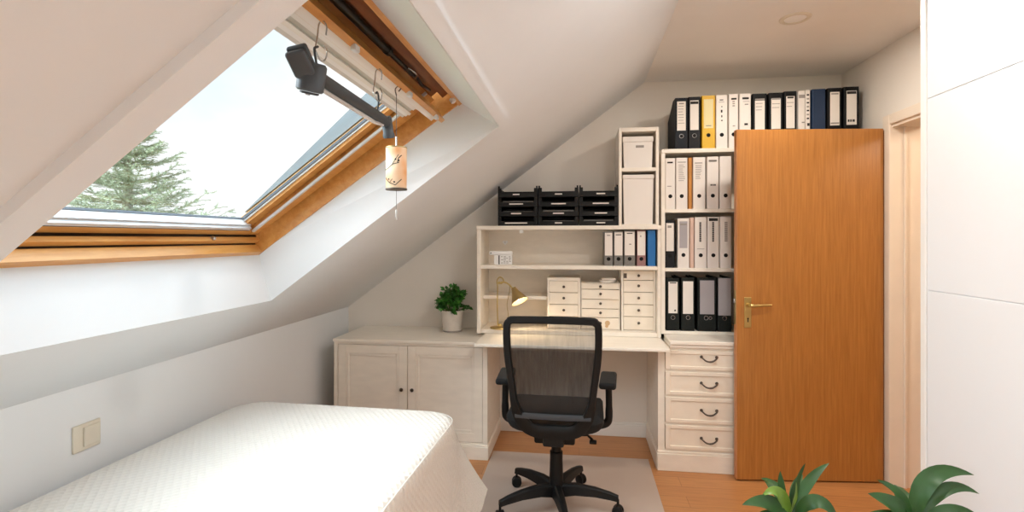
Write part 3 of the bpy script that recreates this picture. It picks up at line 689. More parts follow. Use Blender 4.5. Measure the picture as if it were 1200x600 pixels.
binder(.556, .638, Z3, .337, 'greenblack', 'marbled dark binder, first from left on the bottom shelf, dotted label', G3, 'metal', (.012, .33, .93, 'label'), [(.25, .75, .90, .918), (.6, .72, .37, .40)])
binder(.648, .733, Z3, .341, 'greenblack', 'marbled dark binder with blank white label, second on the bottom shelf', G3, 'metal', (.010, .32, .93, 'label'))
binder(.749, .866, Z3, .341, 'greenblack', 'extra wide dark binder with grey label and two finger holes', G3, 'metal', (.014, .32, .95, 'greylabel'), rings=2)
binder(.871, .957, Z3, .343, 'greenblack', 'dark binder with full-height grey label next to the door edge', G3, 'metal', (.004, .30, .99, 'greylabel'))
ZS = 1.2215
for x0, x1, h, cm, lb, pr in ((.162, .219, .222, 'greyboard', 'small grey binder, leftmost on the hutch shelf', [(.3, .7, .88, .91, 1)]), (.224, .284, .225, 'greyboard', 'small grey binder with dark heading line, second on the hutch shelf', [(.2, .8, .885, .91, 0)]),
                              (.289, .361, .229, 'greyboard', 'widest small grey binder, beside the rose one on the hutch shelf', [(.25, .75, .91, .935, 0), (.45, .65, .6, .63, 1)]), (.370, .428, .23, 'rose', 'small dusty rose binder beside the blue one', [(.35, .5, .82, .86, 1)])):
    binder(x0, x1, ZS, h, cm, lb, GS, 'hole', (.004, .30, .97, 'label'), pr, depth=.2, yf=YH + .014, ringz=.2)
binder(.438, .490, ZS, .231, 'blue', 'small plain bright blue binder against the hutch side', GS, None, depth=.2, yf=YH + .014)

# ------------------------------------------------------------------ letter trays
GTr = 'stacked black letter trays on the hutch'
def tray_parts(o, w, hgt, d, top):
    m = MB(); t = .004
    m.box(-w / 2, w / 2, 0, d, 0, t); m.box(-w / 2, -w / 2 + t, 0, d, t, hgt); m.box(w / 2 - t, w / 2, 0, d, t, hgt); m.box(-w / 2 + t, w / 2 - t, d - t, d, t, hgt)
    m.box(-w / 2 + t, w / 2 - t, -.004, 0, 0, .030, .001, 1)
    for s_ in (-1, 1):
        m.box(s_ * (w / 2 - .012) - .012, s_ * (w / 2 - .012) + .012, -.003, .003, 0, hgt - .002, .001, 1)
        if top: m.box(s_ * (w / 2 - .006) - .005, s_ * (w / 2 - .006) + .005, 0, .02, hgt - .002, hgt + .012, .001, 1)
    m.build('tray_shell', 'black', o)
order = ['bottom', 'second from bottom', 'third from bottom', 'topmost']; stk = ['left', 'middle', 'right']
for si, (xc, w, z0) in enumerate(((-.4065, .266, 1.4845), (-.137, .264, 1.4845), (.1265, .252, 1.4845))):
    hh = .0635
    for k in range(4):
        o = thing('letter_tray', 'black letter tray, %s in the %s of three stacks on the hutch' % (order[k], stk[si]), 'letter tray', (xc, YH + .012, z0 + k * hh), GTr, local=True)
        tray_parts(o, w, hh - .001, .29, k == 3)
        m = MB(); ww = (.034, .036, .040)[si] + .012 * ((k * 7 + si * 3) % 3 - 1)
        if si == 0 and k == 0: ww = .075
        m.box(-ww - .01 + .012 * si, ww - .01 + .012 * si, -.0052, -.004, .014, .022); m.build('label_strip', 'label', o)
        if (si, k) in ((0, 1), (0, 2), (1, 0), (1, 1), (2, 1), (2, 0), (1, 2)):
            m = MB(); a = w / 2 - .03; m.box(-a, a, .02, .26, .0045, .030 + .005 * ((si + k) % 3), .001, 1)
            p = m.build('paper_stack', 'greyboard', None, None); p.location = (xc, YH + .012, z0 + k * hh)
            tag(p, 'grey sheaf of papers in the %s tray of the %s stack' % (order[k], stk[si]), 'papers', 'papers lying in the letter trays')

# ------------------------------------------------------------------ small drawer units
YD = 3.45; ZD = .7905
def drawer_unit(x0, x1, top, edges, label, knobmat='pewter', skew=None, side=.013):
    o = thing('drawer_unit', label, 'drawer unit', ((x0 + x1) / 2, YD, ZD), 'small drawer units on the desk')
    m = MB(); y1 = YD + .22
    m.box(x0, x0 + side, YD, y1, ZD, top); m.box(x1 - side, x1, YD, y1, ZD, top); m.box(x0 + side, x1 - side, YD, y1, edges[0], top); m.box(x0 + side, x1 - side, y1 - .006, y1, ZD, edges[0]); m.box(x0 + side, x1 - side, YD, y1 - .006, ZD, ZD + .004)
    m.build('body', 'cream', o)
    for k in range(len(edges) - 1):
        z1, z0 = edges[k] - .0018, edges[k + 1] + .0018; zc = (z0 + z1) / 2; xc = (x0 + x1) / 2
        m = MB(); mt = None
        if skew and skew[0] == k: mt = Matrix.Translation((x0, YD, zc)) @ Matrix.Rotation(skew[1], 4, 'Z') @ Matrix.Translation((-x0, -YD, -zc))
        m.box(x0 + side + .0015, x1 - side - .0015, YD - .002, YD + .012, z0, z1, .0015, 1, mt); m.box(x0 + side + .006, x1 - side - .006, YD + .012, YD + .19, z0 + .004, z1 - .008, 0, 2, mt)
        d = m.build('drawer', 'creamdrawer', o)
        m = MB(); dy = -.02 if mt is not None else 0
        m.lathe([(.003, 0), (.003, .006), (.0085, .009), (.009, .013), (.005, .017), (0, .0175)], 16, (xc, YD - .002 + dy * .5, zc + (.004 if k else 0)), V((0, -1, 0))); m.build('knob', knobmat if k % 2 else 'oldbrass' if knobmat == 'mix' else 'pewter', d)
    return o
drawer_unit(-.212, .008, 1.136, [1.116, 1.037, .957, .876, .796], 'small cream drawer unit nearest the brass lamp')
du = drawer_unit(.012, .268, 1.104, [1.101, 1.062, .997, .932, .874, .796], 'lowest, middle cream drawer unit with a crooked open drawer', skew=(1, math.radians(-5)), side=.004)
m = MB(); m.lathe([(0, 0), (.017, 0), (.014, .0006), (0, .0008)], 14, (.186, YD - .0021, .838), V((0, -1, 0))); m.lathe([(0, 0), (.011, 0), (.008, .0004), (0, .0005)], 12, (.181, YD - .0021, .818), V((0, -1, 0))); m.build('stain', 'stain', du)
du = drawer_unit(.276, .498, 1.191, [1.187, 1.124, 1.046, .964, .885, .796], 'tallest cream drawer unit at the right of the hutch')
m = MB(); m.box(.291, .312, YD - .0026, YD - .0015, 1.138, 1.17, .0004, 1); m.build('stain', 'pewter', du)
m = MB(); n = 24
m.lathe([(0, 0), (.052, 0), (.056, .006), (.055, .014), (.045, .017), (0, .0175)], 28, (.193, YD + .08, 1.1045)); 
for v in m.v: v.x = .193 + (v.x - .193) * 1.0 + .004 * math.sin(v.y * 80); v.z += .003 * math.sin(v.x * 60)
m.box(.15, .245, YD + .03, YD + .13, 1.121, 1.134, .005, 3)
tag(m.build('folded_cloth', 'label', None, (.193, YD + .08, 1.1045)), 'small folded white cloth lying on the lowest drawer unit', 'cloth')

# ------------------------------------------------------------------ hutch bits
cal = thing('desk_calendar', 'small white block calendar with overhanging bar on the hutch shelf', 'calendar', (-.53, 3.45, 1.2215))
m = MB(); m.box(-.575, -.452, 3.44, 3.47, 1.2215, 1.288, .002); m.cur = 1; m.box(-.543, -.536, 3.4375, 3.4402, 1.224, 1.285)
m.cur = 2
for k in range(5):
    for j in range(4):
        if random.random() < .75: m.box(-.526 + j * .018, -.516 + j * .018 + random.random() * .005, 3.4385, 3.4402, 1.232 + k * .0105, 1.236 + k * .0105)
m.build('block', ['white', 'print', 'greyprint'], cal)
m = MB(); m.box(-.608, -.450, 3.432, 3.474, 1.288, 1.314, .009, 3); m.cur = 1; m.lathe([(0, 0), (.004, 0), (.004, .001), (0, .001)], 12, (-.594, 3.432, 1.301), V((0, -1, 0))); m.build('bar', ['white', 'print'], cal)
hk = thing('heart_ornament', 'tiny white heart on the hutch back above the calendar', 'ornament', (-.533, YB - .012, 1.37))
m = MB(); pts = []
for i in range(28):
    a = 2 * PI * i / 28; x = 16 * math.sin(a) ** 3; z = 13 * math.cos(a) - 5 * math.cos(2 * a) - 2 * math.cos(3 * a) - math.cos(4 * a)
    pts.append((-.533 + x * .00125, 1.37 + z * .00115))
m.prism(pts, 1, YB - .019, YB - .012); m.build('heart', 'white', hk)
m = MB(); m.lathe([(0, 0), (.003, 0), (.003, .003), (0, .003)], 10, (-.533, YB - .019, 1.372), V((0, -1, 0))); m.build('pin', 'greyprint', hk)

# brass desk lamp
LX, LY = -.548, 3.44
lp = thing('desk_lamp', 'lit brass desk lamp with bell shade under the small hutch shelf', 'lamp', (LX, LY, .7905))
m = MB(); m.lathe([(0, 0), (.066, 0), (.068, .004), (.066, .009), (.05, .012), (.014, .016), (.010, .03), (0, .03)], 36, (LX + .015, LY, .7905)); m.build('base', 'brass', lp)
m = MB(); m.tube(cr([(LX, LY, .81), (LX - .004, LY, .95), (LX - .002, LY, 1.07), (LX - .006, LY - .002, 1.11), (LX + .012, LY - .005, 1.137), (LX + .034, LY - .008, 1.128), (LX + .04, LY - .008, 1.108), (LX + .024, LY - .006, 1.094), (LX + .008, LY - .004, 1.098)]), .0042, 10); m.build('stem', 'brass', lp)
m = MB(); m.tube(cr([(LX + .008, LY - .006, 1.098), (LX + .045, LY - .012, 1.104), (LX + .08, LY - .02, 1.088), (LX + .112, LY - .026, 1.055)]), .0052, 10)
m.lathe([(0, -.006), (.009, -.006), (.009, .006), (0, .006)], 16, (LX + .010, LY - .006, 1.099), V((0, 1, 0))); m.build('arm', 'brass', lp)
ax = V((.46, -.34, -.82)).normalized(); c0 = V((LX + .112, LY - .028, 1.062))
m = MB(); m.lathe([(.0, -.006), (.016, -.006), (.019, .006), (.027, .03), (.044, .066), (.058, .094), (.062, .100), (.059, .100), (.042, .066), (.025, .03), (.015, .008), (0, .008)], 32, c0, ax); m.build('shade', 'oldbrass', lp)
m = MB(); m.lathe([(.0135, .0085), (.0235, .03), (.0405, .066), (.0575, .0985)], 32, c0, ax, closed=True); m.build('shade_lining', 'lampin', lp)
m = MB(); m.lathe([(0, .086), (.010, .082), (.016, .072), (.017, .06), (.012, .045), (.008, .03), (0, .028)], 20, c0, ax); m.build('bulb', 'bulb', lp)['label'] = 'glowing warm bulb'
m = MB(); m.tube(cr([(LX + .085, LY - .016, 1.09), (LX + .078, LY + .0, 1.03), (LX + .062, LY + .008, .95), (LX + .07, LY + .01, .87), (LX + .05, LY + .02, .806)]), .0022, 8); m.build('cable', 'oldbrass', lp)

# ------------------------------------------------------------------ potted herb
def leaf_shape(m, base, dirv, nrm, L, W, fold=.25):
    dirv = dirv.normalized(); sd = dirv.cross(nrm).normalized(); up = sd.cross(dirv)
    vs = [base]; prof = [(.25, .75), (.5, 1), (.75, .62)]
    for t, w in prof:
        c = base + dirv * L * t - up * (L * .25 * t * t); vs += [c - sd * W * w * .5 + up * W * fold * w * .5, c, c + sd * W * w * .5 + up * W * fold * w * .5]
    vs.append(base + dirv * L - up * L * .25)
    m.mesh(vs, [[0, 2, 1], [0, 3, 2], [1, 2, 5, 4], [2, 3, 6, 5], [4, 5, 8, 7], [5, 6, 9, 8], [7, 8, 10], [8, 9, 10]], True)
PX, PY, PZ = -.892, 3.55, .7425
hb = thing('potted_herb', 'bushy green herb in a pale stone pot on the low cabinet', 'plant', (PX, PY, PZ))
m = MB(); m.lathe([(0, .004), (.062, .004), (.064, 0), (.066, .004), (.0665, .012), (.065, .014), (.070, .05), (.0765, .145), (.0775, .15), (.0735, .15), (.071, .14), (0, .138)], 40, (PX, PY, PZ)); m.build('pot', 'pot', hb)
m = MB(); m.lathe([(.0672, 0), (.0690, .004), (.0685, .010), (.066, .011)], 40, (PX, PY, PZ), closed=True); m.build('saucer_ring', 'greyprint', hb)
m = MB(); m.lathe([(0, .004), (.06, .003), (.0705, 0)], 24, (PX, PY, PZ + .1385)); m.build('soil', 'soil', hb)
st = MB(); fo = MB(); rnd = random.Random(5)
for i in range(46):
    a = rnd.random() * 2 * PI; sp = math.sqrt(rnd.random()); top = V((PX + math.cos(a) * .135 * sp, PY + math.sin(a) * .11 * sp, PZ + .335 - .13 * sp ** 2 + rnd.uniform(-.03, .012)))
    if sp > .7: top.z -= rnd.random() * .07
    base = V((PX + math.cos(a) * .04 * sp, PY + math.sin(a) * .04 * sp, PZ + .14)); mid = (base + top) / 2 + V((0, 0, .03))
    pth = bz(base, mid, top, 6); st.tube(pth, .0016, 5)
    for k in range(13):
        t = rnd.uniform(.45, 1); q = pth[min(6, int(t * 6))]
        dv = V((rnd.gauss(0, 1), rnd.gauss(0, 1), rnd.gauss(.15, .6))) + (q - V((PX, PY, PZ + .2))) * 5
        leaf_shape(fo, q, dv, V((rnd.gauss(0, .4), rnd.gauss(0, .4) - .3, 1)), rnd.uniform(.026, .044), rnd.uniform(.018, .03))
st.build('stems', 'stem', hb); fo.build('foliage', 'herb', hb)

# ------------------------------------------------------------------ floor mat
m = MB(); m.box(-.56, .433, 2.02, 3.325, 0, .003, .001, 1); tag(m.build('floor_mat', 'mat', None, (-.06, 2.67, 0)), 'grey-beige vinyl mat on the wooden floor under the desk chair', 'floor mat')

# ------------------------------------------------------------------ office chair (local: x right, y towards the desk)
oc = thing('office_chair', 'black mesh-back swivel chair with armrests pulled up to the desk', 'chair', (-.117, 2.655, .003), local=True)
# back frame
def back_y(z): return -.255 - .035 * max(0, (z - .7)) / .35 + .05 * max(0, (.62 - z) / .18) ** 1.5
prof = [(.218, 1.010), (.2215, .985), (.2235, .93), (.222, .85), (.214, .76), (.204, .68), (.196, .62), (.186, .565), (.168, .515), (.135, .472), (.092, .450), (.05, .4445)]
lf = [(-x, z) for x, z in prof]
loop = [(-.05, .4445)] + [(-x, z) for x, z in reversed(prof[:-1])] + [(-.205, 1.024), (-.185, 1.030), (0, 1.034), (.185, 1.030), (.205, 1.024)] + prof
ctr = cr([(x, back_y(z), z) for x, z in loop], 4)
m = MB(); n = len(ctr); vs = []; fs = []
for i, p in enumerate(ctr):
    t = (ctr[(i + 1) % n] - ctr[i - 1]).normalized(); yy = V((0, 1, 0)); sd = t.cross(yy).normalized()
    w = .0165 if p.z > .62 else .0165 + .014 * min(1, (.62 - p.z) / .12); d = .015
    q = [(-w, -d * .6), (-w * .7, -d), (w * .7, -d), (w, -d * .6), (w, d * .6), (w * .7, d), (-w * .7, d), (-w, d * .6)]
    # keep the outer edge where measured: shift the bar inward
    inw = V((-p.x, 0, .72 - p.z)).normalized(); pp = p + inw * w * .9
    for a_, b_ in q: vs.append(pp + sd * a_ + yy * b_)
for i in range(n):
    j = (i + 1) % n
    for k in range(8): fs.append([i * 8 + k, i * 8 + (k + 1) % 8, j * 8 + (k + 1) % 8, j * 8 + k])
m.mesh(vs, fs, True); m.build('back_frame', 'black', oc)
# mesh fabric in the frame
m = MB(); rows = []
for i in range(19):
    z = .47 + (1.008 - .47) * i / 18
    # half width by interpolation of the profile
    pr = sorted([(zz, xx) for xx, zz in prof]); hw = .2
    for a_, b_ in zip(pr, pr[1:]):
        if a_[0] <= z <= b_[0]: hw = a_[1] + (b_[1] - a_[1]) * (z - a_[0]) / (b_[0] - a_[0])
    rows.append([(x, back_y(z) + .004 + .02 * (1 - (x / hw) ** 2), z) for x in [(-1 + 2 * k / 10) * (hw - .012) for k in range(11)]])
vs = [p for r_ in rows for p in r_]; m.mesh(vs, [[i * 11 + k, i * 11 + k + 1, (i + 1) * 11 + k + 1, (i + 1) * 11 + k] for i in range(18) for k in range(10)], True)
m.build('mesh_back', 'mesh', oc)
# lumbar bar
m = MB(); pts = [(x, back_y(.55) - .012 + .02 * (1 - (x / .19) ** 2), .552 + .010 * (x / .18) ** 2) for x in [(-1 + 2 * k / 12) * .178 for k in range(13)]]
for i in range(12):
    pass
vs = []; fs = []
for p in pts:
    for dy, dz in ((-.006, -.012), (-.009, 0), (-.006, .013), (.006, .013), (.006, -.012)): vs.append((p[0], p[1] + dy, p[2] + dz))
for i in range(12):
    for k in range(5): fs.append([i * 5 + k, i * 5 + (k + 1) % 5, (i + 1) * 5 + (k + 1) % 5, (i + 1) * 5 + k])
m.mesh(vs, fs, True); m.build('lumbar_bar', 'armdark', oc)
# seat
def rrect(hx, hy, r, n=6):
    out = []
    for cx, cy, a0_ in ((hx - r, hy - r, 0), (-hx + r, hy - r, PI / 2), (-hx + r, -hy + r, PI), (hx - r, -hy + r, 1.5 * PI)):
        for k in range(n + 1): out.append((cx + r * math.cos(a0_ + PI / 2 * k / n), cy + r * math.sin(a0_ + PI / 2 * k / n)))
    return out
def stack(m, layers, yc):
    vs = []; n = None
    for hx, hy, r, z in layers:
        ring = rrect(hx, hy, r); n = len(ring); vs += [(x, y + yc, z - (.025 * max(0, (y - .12)) / .12 if y > .12 else 0) + .012 * (abs(x) / .24) ** 3) for x, y in ring]
    fs = [[i * n + k, i * n + (k + 1) % n, (i + 1) * n + (k + 1) % n, (i + 1) * n + k] for i in range(len(layers) - 1) for k in range(n)]
    fs.append(list(range(n - 1, -1, -1))); fs.append([(len(layers) - 1) * n + k for k in range(n)])
    return m.mesh(vs, fs, True)
m = MB(); stack(m, [(.205, .205, .09, .452), (.228, .228, .09, .462), (.240, .24, .09, .485), (.240, .24, .09, .505), (.228, .226, .085, .522), (.19, .18, .07, .530)], .03); m.build('seat', 'blackfab', oc)
m = MB(); stack(m, [(.10, .12, .05, .418), (.16, .18, .08, .434), (.208, .208, .09, .4515)], .03); m.build('seat_shell', 'black', oc)
m = MB(); m.box(-.10, .10, -.14, .12, .385, .425, .01, 2); m.box(-.05, .05, -.215, -.10, .40, .45, .01, 2); m.build('tilt_mechanism', 'black', oc)
m = MB(); m.tube([(.09, -.05, .405), (.16, -.08, .42), (.185, -.10, .405)], .006, 8); m.box(.17, .205, -.125, -.10, .392, .408, .004, 2); m.build('lever', 'black', oc)
# gas column
m = MB(); m.lathe([(0, .395), (.025, .395), (.025, .30), (.033, .298), (.033, .26), (.036, .16), (.040, .105), (.046, .075), (0, .075)], 24); m.build('gas_column', 'black', oc)
# star base
for k in range(5):
    a = math.radians(60 + 7.47 + 72 * k); dx, dy = math.cos(a), math.sin(a); m = MB(); vs = []; fs = []
    R = [(.02, .105, .030, .03), (.10, .116, .026, .026), (.20, .112, .021, .021), (.275, .100, .017, .017), (.315, .090, .014, .014)]
    for r_, z, hw, hh in R:
        for s1, s2 in ((-1, -1), (-.75, .7), (-.4, 1), (.4, 1), (.75, .7), (1, -1)): vs.append((dx * r_ - dy * hw * s1, dy * r_ + dx * hw * s1, z + hh * s2))
    for i in range(4):
        for j in range(6): fs.append([i * 6 + j, i * 6 + (j + 1) % 6, (i + 1) * 6 + (j + 1) % 6, (i + 1) * 6 + j])
    fs += [list(range(5, -1, -1)), [24 + j for j in range(6)]]
    m.mesh(vs, fs, True); lg = m.build('leg', 'black', oc)
    cxy = (dx * .312, dy * .312); ca = math.radians((50, 100, 20, 140, 75)[k]); wx, wy = math.cos(ca), math.sin(ca)
    m = MB(); m.tube([(cxy[0], cxy[1], .085), (cxy[0], cxy[1], .045)], .0065, 8)
    for s1 in (-1, 1):
        m.lathe([(0, -.009), (.020, -.009), (.0265, -.006), (.0275, 0), (.0265, .006), (.020, .009), (0, .009)], 22, (cxy[0] + wx * .0125 * s1, cxy[1] + wy * .0125 * s1, .0275), V((wx, wy, 0)))
    m.lathe([(0, -.006), (.021, -.006), (.021, .006), (0, .006)], 18, (cxy[0], cxy[1], .034), V((wx, wy, 0)))
    m.build('caster', 'black', lg)
for s1 in (-1, 1):
    m = MB(); x = .262 * s1
    pts = cr([(.17 * s1, .0, .437), (.225 * s1, .0, .445), (.262 * s1, .0, .465), (.268 * s1, .0, .52), (.266 * s1, .0, .66)], 5)
    n_ = len(pts); m.tube(pts, [.020] * (n_ - 9) + [.019] * 4 + [.017] * 5, 12); a_ = m.build('armrest', 'black', oc)
    m = MB(); vs = []
    ang = -.06 * s1; mt = Matrix.Translation((.264 * s1, .005, .672)) @ Matrix.Rotation(ang, 4, 'Z')
    m.box(-.042, .042, -.125, .125, -.014, .018, .014, 4, mt); m.build('arm_pad', 'blackfab', a_)
oc.rotation_euler = (0, 0, math.radians(-1.5))

# ------------------------------------------------------------------ bed
bd = thing('bed', 'single bed under the skylight, hidden beneath its white bedspread', 'bed', (-1.132, 1.35, 0), local=True)
BW, BL = .555, 1.0
m = MB(); m.box(-BW + .05, BW - .05, -BL + .04, BL - .04, .37, .57, .04, 3); m.build('mattress', 'white', bd)
m = MB(); m.box(-BW + .06, BW - .06, -BL + .05, BL - .05, .25, .37, .005); m.build('bed_base', 'cream', bd)
for sx in (-1, 1):
    for sy in (-1, 1):
        m = MB(); m.box(sx * (BW - .13) - .03, sx * (BW - .13) + .03, sy * (BL - .13) - .03, sy * (BL - .13) + .03, 0, .25, .004); m.build('leg', 'cream', bd)
bd.rotation_euler = (0, 0, math.radians(-2.0))
def bedspread():
    m = MB(); rnd = random.Random(3)
    n = 40; npts = 4 * n
    def ring(hx, hy, r):
        # rounded rectangle sampled evenly per side, starting at +x side
        out = []
        per = []
        for cx, cy, a0_ in ((hx - r, hy - r, 0), (-hx + r, hy - r, PI / 2), (-hx + r, -hy + r, PI), (hx - r, -hy + r, 1.5 * PI)):
            for k in range(9): per.append(V((cx + r * math.cos(a0_ + PI / 2 * k / 8), cy + r * math.sin(a0_ + PI / 2 * k / 8), 0)))
        per.append(per[0]); ds = [0]
        for a_, b_ in zip(per, per[1:]): ds.append(ds[-1] + (b_ - a_).length)
        tot = ds[-1]; j = 0
        for i in range(npts):
            s_ = tot * i / npts
            while ds[j + 1] < s_: j += 1
            f_ = (s_ - ds[j]) / max(1e-9, ds[j + 1] - ds[j]); out.append(per[j].lerp(per[j + 1], f_))
        return out
    layers = []   # (list of points, v distance)
    zt = .602
    for sc_ in (.0, .15, .3, .45, .6, .72, .82, .90, .96):
        base = ring(BW - .045, BL - .045, .10)
        layers.append(([V((p.x * sc_ if True else 0, p.y * sc_, zt + .006 * math.sin(p.x * sc_ * 9 + 1) * math.cos(p.y * sc_ * 5) + .006 * (1 - sc_ ** 2))) for p in base]))
    for a_ in (0, 22, 45, 67, 90):
        ra = math.radians(a_); base = ring(BW - .045 + .045 * math.sin(ra), BL - .045 + .045 * math.sin(ra), .10 + .045 * math.sin(ra))
        layers.append([V((p.x, p.y, zt - .055 + .055 * math.cos(ra))) for p in base])
    base = ring(BW, BL, .13)
    # fold pattern per perimeter position
    ND = 16
    for q in range(1, ND + 1):
        s_ = q / ND; L_ = []
        for i, p in enumerate(base):
            nr = V((p.x, p.y, 0)); ax_ = abs(p.x) / BW; ay_ = abs(p.y) / BL
            # outward normal of the rounded rectangle
            cx = max(-BW + .13, min(BW - .13, p.x)); cy = max(-BL + .13, min(BL - .13, p.y)); nv = (p - V((cx, cy, 0)))
            if nv.length < 1e-6: nv = nr
            nv.normalize()
            corner = abs(nv.x * nv.y) * 2
            hem = .11 + .13 * corner * (1 if p.x > 0 and p.y > 0 else .3)
            fl = (.012 + .030 * s_) * s_ + corner * .135 * s_ ** 1.15
            u_ = i / npts * 2 * PI
            fl += s_ * (.013 * math.sin(u_ * 31 + .6) + .008 * math.sin(u_ * 53 + 2)) * (.4 + .6 * s_)
            if p.x < 0: fl = min(fl, .012) * .6
            L_.append(V((p.x + nv.x * fl, p.y + nv.y * fl, (zt - .055) * (1 - s_) + hem * s_)))
        layers.append(L_)
    vs = [p for l in layers for p in l]; fs = []
    for i in range(len(layers) - 1):
        for k in range(npts):
            j = (k + 1) % npts
            fs.append([i * npts + k, i * npts + j, (i + 1) * npts + j, (i + 1) * npts + k])
    m.mesh(vs, fs, True)
    # flat-cloth coordinates for the quilting
    uv = []
    for i, l in enumerate(layers):
        for k, p in enumerate(l):
            if i < 14: uv.append((p.x, p.y))
            else:
                b0 = base[k]; dr = (i - 13) / ND * .5
                cx = max(-BW + .13, min(BW - .13, b0.x)); cy = max(-BL + .13, min(BL - .13, b0.y)); nv = (b0 - V((cx, cy, 0))).normalized()
                uv.append((b0.x + nv.x * dr, b0.y + nv.y * dr))
    m.uv = uv
    o = m.build('bedspread', 'quilt'); return o, base
bs, base = bedspread()
tag(bs, 'white quilted bedspread draped over the bed under the skylight', 'bedspread')
m = MB(); m.tube([V((p.x * .985, p.y * .99, .5865)) for p in base], .0025, 6, closed=True)
m.build('edge_piping', 'piping', bs)
bs.location = (-1.132, 1.35, 0); bs.rotation_euler = (0, 0, math.radians(-2.0))

# ------------------------------------------------------------------ white built-in wardrobe on the right
wx = 1.33
wd = thing('wardrobe', 'tall white built-in wardrobe with grooved panels at the right', 'wardrobe', (1.54, 1.0, 0))
m = MB(); m.box(wx + .0065, XR - .002, -.6, 2.17, 0, ZC - .004); m.build('carcass', 'ward', wd)
m = MB(); m.box(wx - .002, XR - .002, 2.172, 2.202, 0, ZC - .004, .002, 1); m.build('end_panel', 'wardedge', wd)
for y0, y1 in ((1.06, 2.166), (-.04, 1.054)):
    for z0, z1 in ((.06, 1.199), (1.2015, 1.936), (1.9385, ZC - .02)):
        m = MB(); m.box(wx + .002, wx + .0064, y0, y1, z0, z1, .0012, 1); m.build('door_panel', 'ward', wd)

# ------------------------------------------------------------------ two leafy plants in the foreground
def blade(m, p0, p1, p2, W, nrm, n=14, fold=.22, wavy=0):
    pts = bz(p0, p1, p2, n); vs = []; nrm = V(nrm)
    for i, p in enumerate(pts):
        t = i / n; tg = (pts[min(i + 1, n)] - pts[max(i - 1, 0)]).normalized(); sd = tg.cross(nrm).normalized(); up = sd.cross(tg)
        w = W * .5 * (math.sin(PI * min(1, t * 1.0) ** .75) ** .85 if 0 < t < 1 else 0) + (.0022 if t < .2 else .0004)
        wv = wavy * math.sin(t * 11) * w
        vs += [p - sd * w + up * (w * fold + wv), p - sd * w * .5 + up * w * fold * .35, p, p + sd * w * .5 + up * w * fold * .35, p + sd * w + up * (w * fold - wv)]
    fs = [[i * 5 + k, i * 5 + k + 1, (i + 1) * 5 + k + 1, (i + 1) * 5 + k] for i in range(n) for k in range(4)]
    m.mesh(vs, fs, True)
def house_plant(loc, crown, leaves, label, potr, poth):
    o = thing('house_plant', label, 'plant', loc, 'leafy house plants at the front')
    x, y, _ = loc
    m = MB(); m.lathe([(0, 0), (potr * .72, 0), (potr * .76, .01), (potr * .95, poth * .86), (potr, poth * .87), (potr, poth), (potr * .92, poth), (potr * .9, poth * .9), (0, poth * .9)], 32, loc); m.build('pot', 'terracotta', o)
    m = MB(); m.lathe([(0, .006), (potr * .85, .002), (potr * .89, 0)], 24, (x, y, poth * .9)); m.build('soil', 'soil', o)
    m = MB(); c = V(crown)
    for k in range(4):
        a = k * 1.7; m.tube(bz((x + .02 * math.cos(a), y + .02 * math.sin(a), poth * .9), (x + .03 * math.cos(a), y + .03 * math.sin(a), poth + .1), (c.x + .012 * math.cos(a), c.y + .012 * math.sin(a), c.z - .01), 8), .005, 8)
    m.build('stem', 'stem', o)
    for (b0, p1, p2, W, nr, mt) in leaves:
        m = MB(); blade(m, V(b0), V(p1), V(p2), W, nr, wavy=.12); m.build('leaf', mt, o)
N1 = (0, -.75, .65)
A = (.634, 1.646, .560)
house_plant((.634, 1.66, 0), A, [
    ((.634, 1.646, .565), (.640, 1.65, .655), (.680, 1.655, .718), .030, (.5, -.8, .2), 'leaf'),
    ((.640, 1.65, .565), (.690, 1.67, .672), (.768, 1.70, .704), .030, (-.3, -.8, .5), 'leaf'),
    ((.645, 1.64, .57), (.705, 1.62, .672), (.752, 1.60, .570), .040, (.2, -.8, .6), 'leaf'),
    ((.640, 1.65, .57), (.668, 1.70, .635), (.715, 1.76, .638), .030, (-.1, -.7, .7), 'leaf'),
    ((.628, 1.64, .565), (.598, 1.62, .680), (.540, 1.61, .632), .033, (-.25, -.75, .6), 'leaflight'),
    ((.625, 1.65, .57), (.612, 1.66, .640), (.614, 1.67, .684), .024, (-.6, -.7, .2), 'leaf'),
    ((.630, 1.64, .57), (.645, 1.63, .63), (.640, 1.62, .675), .020, (.6, -.7, .2), 'leaflight'),
    ((.622, 1.64, .56), (.560, 1.60, .640), (.472, 1.57, .622), .046, (-.3, -.75, .65), 'leaf'),
    ((.622, 1.63, .55), (.540, 1.56, .61), (.448, 1.50, .585), .046, (-.3, -.6, .75), 'leaf'),
    ((.638, 1.63, .555), (.650, 1.55, .59), (.690, 1.46, .54), .046, (.1, -.5, .85), 'leaf'),
    ((.632, 1.63, .555), (.59, 1.54, .585), (.57, 1.45, .53), .046, (-.1, -.5, .85), 'leaf'),
    ((.632, 1.66, .56), (.62, 1.74, .63), (.60, 1.80, .60), .040, (0, -.5, .85), 'leaf')],
    'smaller leafy green house plant in front of the wooden door', .11, .24)
